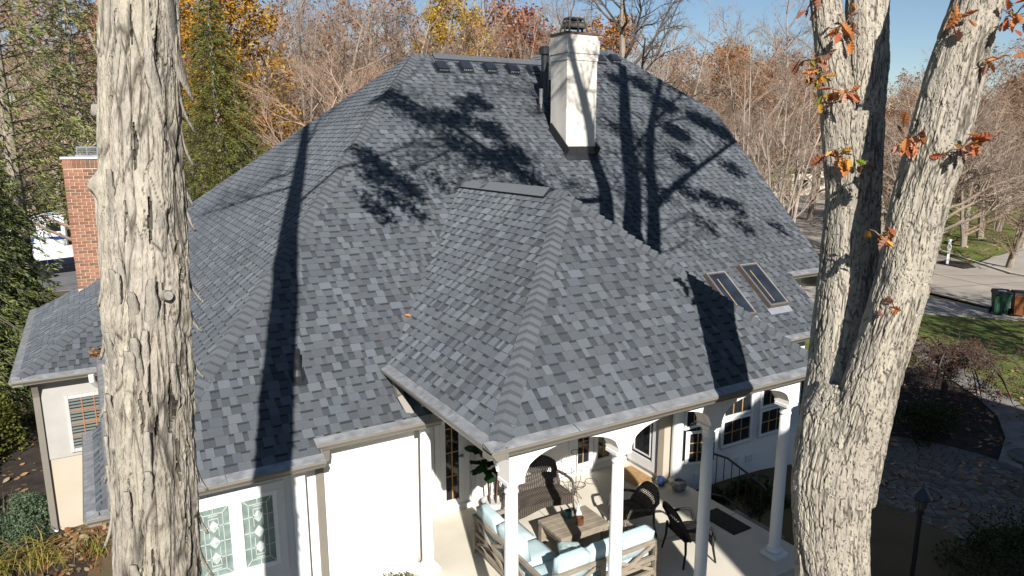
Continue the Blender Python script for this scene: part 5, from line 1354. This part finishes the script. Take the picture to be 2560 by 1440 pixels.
def bin_(loc, rz, col, label, nm, paper=False):
    t = thing('wheelie_bin', label, 'bin', loc, rz, 'wheeled bins at the kerb'); m = mat('bin_'+nm, col, .5, .1, 3); k = mat('bin_black', (.02,.021,.023), .5, .1)
    b = MB(); b.add([(-.23,-.24,.08),(.23,-.24,.08),(.23,.24,.08),(-.23,.24,.08),(-.3,-.32,.95),(.3,-.32,.95),(.3,.34,.95),(-.3,.34,.95)], [(3,2,1,0),(4,5,6,7),(0,1,5,4),(1,2,6,5),(2,3,7,6),(3,0,4,7)])
    b.box(-.315,-.335,.88,.315,.355,.955); b.build('body', m, t, True)
    for s in (-.14,.14): MB().prism([(s-.05,-.252,.1),(s+.05,-.252,.1),(s+.07,-.29,.5),(s-.07,-.29,.5)], (0,-.012,0)).build('rib', m, t, True)
    MB().add([(-.33,-.37,.957),(.33,-.37,.957),(.33,.36,.957),(-.33,.36,.957),(-.3,-.33,1.01),(.3,-.33,1.01),(.3,.3,1.06),(-.3,.3,1.06)], [(3,2,1,0),(4,5,6,7),(0,1,5,4),(1,2,6,5),(2,3,7,6),(3,0,4,7)]).build('lid', k, t, True)
    for s in (-1,1):
        MB().tube([(s*.25,.25,.13),(s*.32,.25,.13)], .13, 14).build('wheel', k, t, True)
    MB().tube([(-.25,.4,.98),(.25,.4,.98)], .018, 6).build('handle', k, t, True)
    if paper: MB().add([(-.17,-.18,1.035),(.12,-.2,1.033),(.14,.0,1.052),(-.15,.02,1.055)], [(0,1,2,3)]).build('paper', M_TRIM, t, True)
pb = onz(2497,786,-.58); bin_((pb.x,pb.y,-.58), -.9, (.02,.065,.04), 'green wheeled bin with black lid at the kerb', 'green', True)
pb = onz(2546,790,-.58); bin_((pb.x,pb.y,-.58), -.9, (.16,.06,.022), 'brown wheeled bin with black lid at the right edge', 'brown')

# boat on a trailer behind the brick chimney
bt = thing('boat', 'white and blue boat parked on the driveway behind the brick chimney', 'boat', (-2.2,49.5,-1.14), .35)
MW, MBL = mat('boat_white', (.75,.77,.8), .3, .04, 2, spec=.5), mat('boat_blue', (.015,.06,.28), .3, .1, 2, spec=.5)
sec = [(-3,.9,.75),(-1.5,1.05,.6),(0,1.1,.58),(1.5,.95,.6),(2.6,.5,.8),(3.3,.04,1.2)]
b = MB(); c = MB()
for (x,w,z0) in sec: b.v += [(x,-w*.25,z0),(x,-w,z0+.5),(x,w,z0+.5),(x,w*.25,z0)]; c.v += [(x,-w,z0+.5),(x,-w*1.03,1.5+.1*max(0,x)/3),(x,w*1.03,1.5+.1*max(0,x)/3),(x,w,z0+.5)]
for i in range(len(sec)-1):
    for mbx in (b,c): mbx.f += [(i*4+k,(i+1)*4+k,(i+1)*4+(k+1)%4,i*4+(k+1)%4) for k in range(4)]
for mbx in (b,c): mbx.f += [(0,1,2,3)]
b.build('hull', MBL, bt, True); c.build('topside', MW, bt, True)
MB().add([(-.6,-.7,1.5),(.9,-.6,1.5),(.9,.6,1.5),(-.6,.7,1.5),(-.5,-.6,2.15),(.1,-.55,2.15),(.1,.55,2.15),(-.5,.6,2.15)], [(4,5,6,7),(0,1,5,4),(1,2,6,5),(2,3,7,6),(3,0,4,7)]).build('cabin', MW, bt, True)
for y in (-1.0,1.0): MB().tube([(-.6,y-.1,.34),(-.6,y+.1,.34)], .34, 18).build('wheel', M_BLACK, bt, True)
MB().beam((-3,0,.5),(4.4,0,.5),.12,.12).build('trailer_beam', M_LEAD, bt, True)
pu = thing('camper_trailer', 'white camper trailer half hidden by the hemlock branches', 'trailer', (-4.6,60,-1.14), .3)
MB().cbox(-3,-1.1,.5,3,1.1,2.7,.15).build('body', MW, pu, True)
for x in (-1.6,.2,1.7): MB().box(x,-1.108,1.5,x+.9,-1.1,2.1).build('window', M_GLASS, pu, True)
MB().box(-3.0,-1.107,.9,3.0,-1.101,1.15).build('stripe', MBL, pu, True)
for x in (-.5,.4): MB().tube([(x,-1.12,.35),(x,-.9,.35)], .35, 16).build('wheel', M_BLACK, pu, True)

# ------------------------------------------------------------------ other houses
def simple_house(loc, rz, w, d, h, rh_, label, wm, rm, wins=5, gable=False):
    t = thing('neighbour_house', label, 'house', loc, rz)
    MB().box(-w/2,-d/2,-1,w/2,d/2,h).build('wall', wm, t, True)
    o = .5; b = MB()
    if gable:
        b.add([(-w/2-o,-d/2-o,h-.1),(w/2+o,-d/2-o,h-.1),(w/2+o,d/2+o,h-.1),(-w/2-o,d/2+o,h-.1),(0,-d/2-o,h+rh_),(0,d/2+o,h+rh_)], [(0,1,4),(2,3,5),(0,4,5,3),(1,2,5,4),(3,2,1,0)])
    else:
        k = w/2-d/2*.8
        b.add([(-w/2-o,-d/2-o,h-.1),(w/2+o,-d/2-o,h-.1),(w/2+o,d/2+o,h-.1),(-w/2-o,d/2+o,h-.1),(-k,0,h+rh_),(k,0,h+rh_)], [(0,1,5,4),(1,2,5),(2,3,4,5),(3,0,4),(3,2,1,0)])
    r_ = b.build('roof', rm, t, True)
    MB().box(w*.2,-.4,h+rh_*.3,w*.2+.9,.4,h+rh_+.9).build('chimney', wm, r_, True)
    for i in range(wins):
        x = -w/2 + w*(i+.5)/wins
        for z0 in ((.9,) if h < 4 else (.9, 3.6)):
            if i == wins//2 and z0 < 1:
                f_ = MB().box(x-.55,-d/2-.05,0,x+.55,-d/2-.002,2.2).build('door', mat('far_door', (.12,.06,.04), .6), t, True)
                MB().lathe(x+.4,-d/2-.07,[(.03,1.0),(.03,1.06)],8).build('handle', M_LEAD, f_, True); continue
            f_ = MB().box(x-.6,-d/2-.04,z0,x+.6,-d/2-.002,z0+1.4).build('window', M_TRIM, t, True)
            MB().box(x-.5,-d/2-.06,z0+.1,x+.5,-d/2-.041,z0+1.3).build('pane', M_GLASS, f_, True)
    return t
H1 = spot(1985,118,-.7); simple_house(tuple(H1), -.75, 16, 10, 3.6, 4.6, 'cream house with pale chimney seen through the bare trees on the right', mat('cream_wall', (.68,.62,.5), .9, .05), M_PLAINROOF)
H1b = spot(1965,109,-.7); simple_house(tuple(H1b), -.75, 6.5, 7, 3.4, 3.6, 'cream gabled front wing between bare trunks across the street', MATS['cream_wall'], M_PLAINROOF, 3, True)
H2 = spot(700,92,-1.2); simple_house(tuple(H2), .15, 22, 11, 4.2, 4.8, 'beige house with brown roof behind the spruce', M_HOUSESIDE, mat('brown_roof', (.30,.24,.19), .9, .15, 2), 6)
H3 = spot(2200,150,-.7); simple_house(tuple(H3), -.9, 18, 10, 3.6, 4.5, 'low far house behind the oak stems', M_HOUSESIDE, M_PLAINROOF, 5)
# the two storey house behind the viewpoint, known from its shadow on the right garden
nb = thing('neighbour_house', 'tall gabled house behind the viewpoint shading the right garden', 'house', (12.9,-9.0,-.7))
def N3(x,y,z): return (x-12.9, y+9.0, z+.7)
b = MB(); b.add([N3(4.6,-4,-.9),N3(16.4,-4,-.9),N3(16.4,-14,-.9),N3(4.6,-14,-.9),N3(4.6,-4,8.3),N3(16.4,-4,8.3),N3(16.4,-14,8.3),N3(4.6,-14,8.3),N3(10.5,-4,10.95),N3(10.5,-14,10.95)],
    [(1,0,4,8,5),(0,3,7,4),(2,1,5,6),(3,2,6,9,7)]); b.build('wall', M_HOUSESIDE, nb, True)
b = MB(); b.prism([N3(4.3,-3.9,8.12),N3(10.5,-3.9,10.95),N3(10.5,-3.9,11.1),N3(4.3,-3.9,8.3)], (0,-10.5,0)); b.prism([N3(16.7,-3.9,8.12),N3(10.5,-3.9,10.95),N3(10.5,-3.9,11.1),N3(16.7,-3.9,8.3)], (0,-10.5,0)); b.build('roof', M_PLAINROOF, nb, True)
for x in (6.5,8.5,10.5,12.5,14.5):
    for z in (1,4.3):
        f_ = MB().box(*N3(x-.6,-3.998,z),*N3(x+.6,-3.95,z+1.5)).build('window', M_TRIM, nb, True)
        MB().box(*N3(x-.5,-3.949,z+.1),*N3(x+.5,-3.94,z+1.4)).build('pane', M_GLASS, f_, True)

# ------------------------------------------------------------------ background trees
M_BARK_G = mat('bare_twig_grey', (.26,.205,.16), .9, .2, .5, rand=.2)
M_BARK_P = mat('bare_twig_pink', (.28,.195,.14), .9, .2, .5, rand=.2)
M_TRUNK = mat('wood_trunk', (.27,.225,.18), .9, .25, 1.5, rand=.2)
M_TRUNKD = mat('dark_trunk', (.10,.08,.065), .9, .25, 1.5)
def bare_tree(seed, h, r, spread, nmain, spec, twig, label, group, leaves=None, wob=.12, trunk_frac=.35, multi=1, upb=.04, asc=.9):
    rr_ = random.Random(seed); t = thing('background_tree', label, 'tree', (0,0,0), 0, group); tb = MB(); cb = MB(); tips = []
    for s_ in range(multi):
        a0 = rr_.uniform(0,6.28); lean = (.16 if multi > 1 else .03)*rr_.uniform(.5,1.3)
        pts_ = [V((.1*s_*math.cos(a0),.1*s_*math.sin(a0),-.3))]; d = V((math.cos(a0)*lean, math.sin(a0)*lean, 1))
        hh = h*rr_.uniform(.8,1.0) if multi > 1 else h
        for i in range(8):
            d = (d + V((rr_.gauss(0,.05), rr_.gauss(0,.05), .02))).normalized(); pts_.append(pts_[-1]+d*hh*.95/8)
        rad_ = [r*(1.25 if i == 0 else 1)*(1-.86*i/8) for i in range(9)]
        tb.tube(pts_, rad_, 7, False)
        for k in range(nmain//multi):
            f = trunk_frac + (1-trunk_frac)*(k+rr_.random())/(nmain/multi); f = min(f,.98)*8; j = min(int(f),7); q = pts_[j].lerp(pts_[j+1], f-j)
            a = k*2.4 + rr_.uniform(-.5,.5); t_ = f/8; el = asc*(.55+.7*t_)
            dd = V((math.cos(a), math.sin(a), el)).normalized()
            limb(cb, rr_, q, dd, spread*(1.15-.72*t_)*rr_.uniform(.75,1.2), rad_[j]*.45+.015, 0, spec, tips, wob, upb)
    tb.build('trunk', M_TRUNK, t, True)
    if leaves is None: cb.build('crown', twig, t, True)
    else:
        cols, per, size, spr, frac, lm = leaves
        c_ = cb.build('crown', twig, t, True); lb = MB(); sel = [q for q in tips if rr_.random() < frac]
        leaf_quads(lb, rr_, sel, per, size, spr, cols); lb.build('leaf_mass', lm, c_, True)
    return t
SP1 = [(4,4,7,.5,.6),(3,3,7,.5,.7),(2,3,5,.55,.8),(1,3,0,0,0)]
SP2 = [(4,4,8,.5,.75),(3,3,7,.5,.8),(2,3,5,.6,.9),(1,3,0,0,0)]
LAB = {'a':('tall bare grey tree in the wood behind the roof','bare grey trees in the wood'), 'b':('wide bare pinkish tree in the thicket behind the house','bare pinkish trees in the thicket'),
       'c':('slender multi stemmed bare tree in the wood edge','multi stemmed bare trees'), 'd':('small twiggy bare tree low in the thicket','small bare trees'),
       'o':('orange brown leafed oak in the far tree line','orange oaks in the tree line'), 'r':('rust red leafed tree above the thicket','rust red trees')}
SHORT = {'a':'tall bare grey tree','b':'wide bare pinkish tree','c':'slender multi stemmed bare tree','d':'small twiggy bare tree','o':'orange brown oak','r':'rust red leafed tree'}
YEL = ((.52,.33,.03),(.60,.42,.06),(.45,.25,.02),(.38,.30,.05)); ORG = ((.46,.19,.035),(.38,.14,.03),(.52,.27,.05),(.30,.12,.04)); RST = ((.30,.115,.06),(.36,.15,.075),(.25,.09,.05),(.40,.20,.10))
TAN = ((.30,.17,.09),(.24,.13,.075),(.34,.21,.12),(.30,.12,.06)); GLD = ((.46,.25,.03),(.40,.19,.025),(.50,.32,.05),(.30,.16,.03))
PRO = {}
PRO['a'] = bare_tree(1, 17, .20, 5.2, 22, SP1, M_BARK_G, *LAB['a'])
PRO['b'] = bare_tree(2, 12, .22, 5.8, 22, SP2, M_BARK_P, *LAB['b'], trunk_frac=.2, asc=.6, leaves=(TAN,1,.10,.2,.22,leafmat('tan_mass', (.25,.15,.09), attr=True)))
PRO['c'] = bare_tree(3, 14, .10, 3.6, 28, SP1, M_BARK_G, *LAB['c'], multi=4, trunk_frac=.3, asc=1.3)
PRO['d'] = bare_tree(4, 8, .12, 4.2, 24, SP2, M_BARK_P, *LAB['d'], multi=3, trunk_frac=.15, asc=.8)
SP3 = [(4,4,7,.5,.75),(3,3,6,.5,.8),(1,3,0,0,0)]
PRO['o'] = bare_tree(5, 15, .24, 5.4, 22, SP3, M_BARK_G, *LAB['o'], leaves=(ORG,6,.16,.32,.9,leafmat('orange_mass', (.4,.2,.05), attr=True)), trunk_frac=.3)
PRO['r'] = bare_tree(6, 12, .2, 4.8, 22, SP3, M_BARK_P, *LAB['r'], leaves=(RST,5,.15,.32,.8,leafmat('rust_mass', (.3,.12,.06), attr=True)), trunk_frac=.25)
used = set(); rt_ = random.Random(99)
def zone(px, d):
    w = ('beyond the hemlocks at the left edge' if px < 300 else 'behind the spruce and golden oak' if px < 700 else 'left of the roof ridge' if px < 1000 else 'above the roof ridge vents' if px < 1370
         else 'behind the stucco chimney' if px < 1600 else 'above the right roof hip' if px < 1800 else 'between the roof and the oak' if px < 2050 else 'behind the oak stems' if px < 2250
         else 'in the gap right of the oak fork' if px < 2450 else 'at the right picture edge')
    return w + (', nearest row' if d < 60 else ', middle rows' if d < 92 else ', far back')
def plant(k, px, dist, s=1.0, z=None, label=None):
    if px < 1450: s *= 1.5
    elif px < 2080: s *= 1.18
    label = SHORT[k] + ' ' + zone(px, dist)
    p = spot(px, dist, -.7 if px > 700 else -1.2)
    if k not in used:
        used.add(k); o = PRO[k]; o.location = p; o.rotation_euler = (0,0,rt_.uniform(0,6)); o.scale = (s,)*3
    else: o = copy_tree(PRO[k], p, rt_.uniform(0,6), s)
    if label: o['label'] = label
    return o
# near edge of the wood, left to right
for k, px, d, s in (('b',660,62,1.0),('c',760,58,.95),('b',840,60,1.0),('a',905,66,.98),('d',930,50,1.05),('b',1010,62,1.05),('c',1080,70,1.0),('d',800,48,1.15),('d',1120,60,1.1),('b',1200,66,.95),
                    ('a',1200,78,.95),('c',1290,74,1.0),('d',1300,62,1.1),('a',1385,84,1.0),('b',1640,62,1.0),('a',1700,74,.85),('c',1620,56,1.0),('d',1740,52,1.1),('b',1820,58,1.0),('c',1880,48,.92),
                    ('d',1780,64,1.25),('b',1930,66,1.0),('a',1960,70,1.0),('c',1985,46,.8),('b',2040,72,1.0),('a',2080,90,.8),('d',2230,62,1.2),('b',2280,68,1.05),('b',2370,74,1.1),('d',2330,54,1.1),('d',2440,58,1.3),
                    ('b',2480,64,1.15),('c',2520,70,1.0),('b',2590,60,1.1),('d',2560,50,1.0),('a',2540,84,1.0),('b',2640,70,1.1),('d',2180,74,1.2),('a',700,70,.92),('c',735,72,1.05),('a',780,76,.95),('b',880,74,1.0),('c',860,68,1.1),('a',960,80,.95),('c',985,66,1.0),('b',935,84,1.05),('a',1035,84,1.0),('a',830,88,1.05),('b',760,80,1.1),('c',1400,80,1.05),('b',1450,76,1.0),('b',1690,70,1.1),('c',1760,66,1.0)):
    plant(k, px, d, s)
for i in range(110):                                          # deeper wood
    px = 440 + i*20 + rt_.uniform(-14,14); d = rt_.uniform(88,150)
    k = rt_.choice('aabbbcbd'); plant(k, px, d, rt_.uniform(.9,1.25)*(.8 if 2180 < px < 2450 else 1.0))
for k, px, d, s in (('o',1800,92,.98),('o',1990,112,1.05),('o',1905,104,.95),('r',1850,100,1.0),('r',1275,86,1.2),('r',1330,88,1.05),('r',1235,90,1.15),('o',2250,120,.95),('r',2290,118,1.0),('r',2380,105,1.0),('o',2340,124,1.1),('r',2200,126,1.0),
                    ('o',1500,92,.95),('o',1440,110,1.1),('o',2130,118,1.0),('r',1660,110,1.05),('o',1750,120,1.2),('r',1930,96,1.05),('o',2570,100,1.0),('o',2060,120,1.0),('r',1720,96,.95),('r',800,120,1.1),('r',930,125,1.0),('o',2520,130,1.1),('r',2450,110,1.0),('o',2470,135,1.05),('r',2600,120,1.0)):
    plant(k, px, d, s)
# singled out trees
tY = bare_tree(11, 22.5, .28, 5.6, 28, SP3, M_BARK_G, 'bright yellow leafed tree behind the roof ridge vents', None, leaves=(YEL,9,.17,.40,.9,leafmat('yellow_mass', (.5,.35,.05), attr=True)), trunk_frac=.35); tY.location = spot(1140,76,-.7)
tO = bare_tree(12, 17, .34, 5.2, 28, SP3, M_TRUNKD, 'golden orange oak rising behind the spruce', None, leaves=(GLD,6,.17,.36,.8,leafmat('gold_mass', (.55,.3,.03), attr=True)), trunk_frac=.3); tO.location = spot(615,52,-1.2)
tO2 = copy_tree(tO, spot(505,58,-1.2), 2.0, .98, 'second golden orange oak half behind the hickory trunk')
tL = bare_tree(13, 21, .42, 7.5, 20, SP1, M_TRUNKD, 'large bare oak with crooked limbs just right of the stucco chimney', None, trunk_frac=.42, wob=.2, asc=.35, upb=.03); tL.location = spot(1552,47,-.7)
tB = bare_tree(14, 9.5, .2, 5.6, 44, SP2, M_BARK_G, 'broad bare magnolia with grey spreading limbs beyond the oak', None, trunk_frac=.22, asc=.8, wob=.14); tB.location = spot(2352,46,-.55)
tM = bare_tree(15, 10.5, .11, 3.6, 30, SP1, M_BARK_G, 'slender multi stemmed tree at the right roof edge', None, multi=5, trunk_frac=.3, asc=1.2); tM.location = spot(1935,40,-.6)
tG = bare_tree(16, 6.5, .10, 2.2, 18, SP3, M_BARK_G, 'small lime green leafed tree in front of the cream house', None, leaves=(((.28,.34,.04),(.36,.40,.06),(.22,.28,.03)),6,.13,.25,.95,leafmat('lime_mass', (.3,.35,.05), attr=True)), trunk_frac=.2); tG.location = spot(1960,92,-.7)

tS = copy_tree(PRO['o'], V((24.6,2.6,-.6)), 1.1, .95, 'orange leafed oak outside the right edge dappling the lawn')
tS2 = copy_tree(PRO['b'], V((29.0,1.0,-.6)), 2.3, 1.0, 'bare tree outside the right edge shading the driveway')
def conifer(seed, h, r0, nwh, label, cols, droop=.5, airy=1.0, size=.16, start=.06, loc=(0,0,0), dens=26, group=None, trunk_r=.22, tm=None, shape=1.0):
    r = random.Random(seed); t = thing('conifer_tree', label, 'tree', loc, 0, group); tb = MB(); b = MB(); br = MB()
    tb.tube([(0,0,-.3),(.03,.02,h*.3),(0,.05,h*.7),(0,0,h)], [trunk_r*1.15,trunk_r,trunk_r*.55,.03], 9, False); tb.build('trunk', tm or M_TRUNK, t, True)
    z = h*start; w = 0
    while z < h*.99:
        f = z/h; R_ = r0*(1-f)**shape*r.uniform(.85,1.1) + .15; nb_ = max(4, int(8*(1-f)+4*airy))
        for k in range(nb_):
            a = k*6.283/nb_ + w*.9 + r.uniform(-.3,.3); L_ = R_*r.uniform(.65,1.12); d = V((math.cos(a), math.sin(a), 0)); up0 = r.uniform(.05,.3)*(1-droop) 
            P = [V((0,0,z)), V((0,0,z)) + d*L_*.5 + V((0,0,up0*L_)), V((0,0,z)) + d*L_ + V((0,0,-droop*L_*.55))]
            br.tube(P, [.03,.018,.006], 3, False); s = V((-d.y, d.x, 0))
            for q in range(int(dens*L_/r0*1.2)+4):
                u = r.random()**.65; c = (P[0].lerp(P[1], u*2) if u < .5 else P[1].lerp(P[2], u*2-1)); side = r.choice((-1,1)); lat = L_*.34*(1.15-u)*r.random()
                c = c + s*side*lat + V((0,0,-lat*.35+r.gauss(0,.04)))
                dd = (s*side*r.uniform(.2,1) + d*r.uniform(.3,1) + V((0,0,-droop*r.uniform(.2,1.4)+r.gauss(0,.15)))).normalized()
                col = r.choice(cols); sz = size*r.uniform(.6,1.4)
                pv_ = dd.cross(V((r.gauss(0,1), r.gauss(0,1), r.gauss(0,1)))).normalized()*sz*.15
                b.add([tuple(c-pv_*.5), tuple(c+dd*sz*.5-pv_), tuple(c+dd*sz*1.3), tuple(c+dd*sz*.5+pv_), tuple(c+pv_*.5)], [(0,1,2,3,4)], col)
        z += h/nwh*r.uniform(.8,1.2); w += 1
    br.build('branches', M_TRUNKD, t, True); b.build('crown', leafmat('needles', (.06,.09,.02), attr=True, thin=.3), t, True); return t
SPR = ((.13,.15,.026),(.18,.19,.04),(.09,.105,.022),(.22,.21,.06),(.14,.145,.03)); HEM = ((.20,.23,.045),(.27,.28,.07),(.13,.16,.05),(.09,.115,.05),(.31,.30,.10)); HEMD = ((.10,.13,.05),(.14,.18,.055),(.22,.24,.06),(.07,.09,.04))
p = spot(548,38,-1.2); conifer(1, 15.2, 3.9, 58, 'dense green spruce standing between the hickory and the roof', SPR, .38, 1.6, .10, .04, p, 260, shape=.8)
p = spot(20,31,-1.2); conifer(2, 19.5, 5.2, 40, 'tall airy hemlock with pale trunk at the left edge', HEM, .45, .8, .125, .26, p, 140, trunk_r=.26, shape=.6)
p = spot(205,36,-1.2); conifer(3, 17.5, 4.4, 40, 'hemlock with drooping sprays left of the hickory', HEM, .5, .8, .125, .30, p, 130, shape=.65)
p = spot(-25,27,-1.2); conifer(4, 7.5, 1.9, 34, 'shaded young hemlock in front of the parked boat', HEMD, .55, 1.0, .11, .05, p, 160, shape=.8)
p = spot(-210,25,-1.2); conifer(5, 10.5, 3.2, 34, 'dark hemlock cut by the left picture edge', HEMD, .55, 1.0, .11, .05, p, 160, shape=.75)
p = spot(480,46,-1.2); conifer(6, 4.5, 2.0, 24, 'low dark conifer behind the hickory near the roof edge', HEMD, .5, 1.0, .13, .03, p, 80)
for k, px, d, s in (('b',330,60,1.1),('b',130,64,1.1),('d',230,52,1.2),('a',60,72,1.0),('r',260,74,1.0),('c',-40,60,1.1),('b',-20,80,1.2),('b',420,74,1.1),('a',200,88,1.1),('d',600,58,1.2)): plant(k, px, d, s)
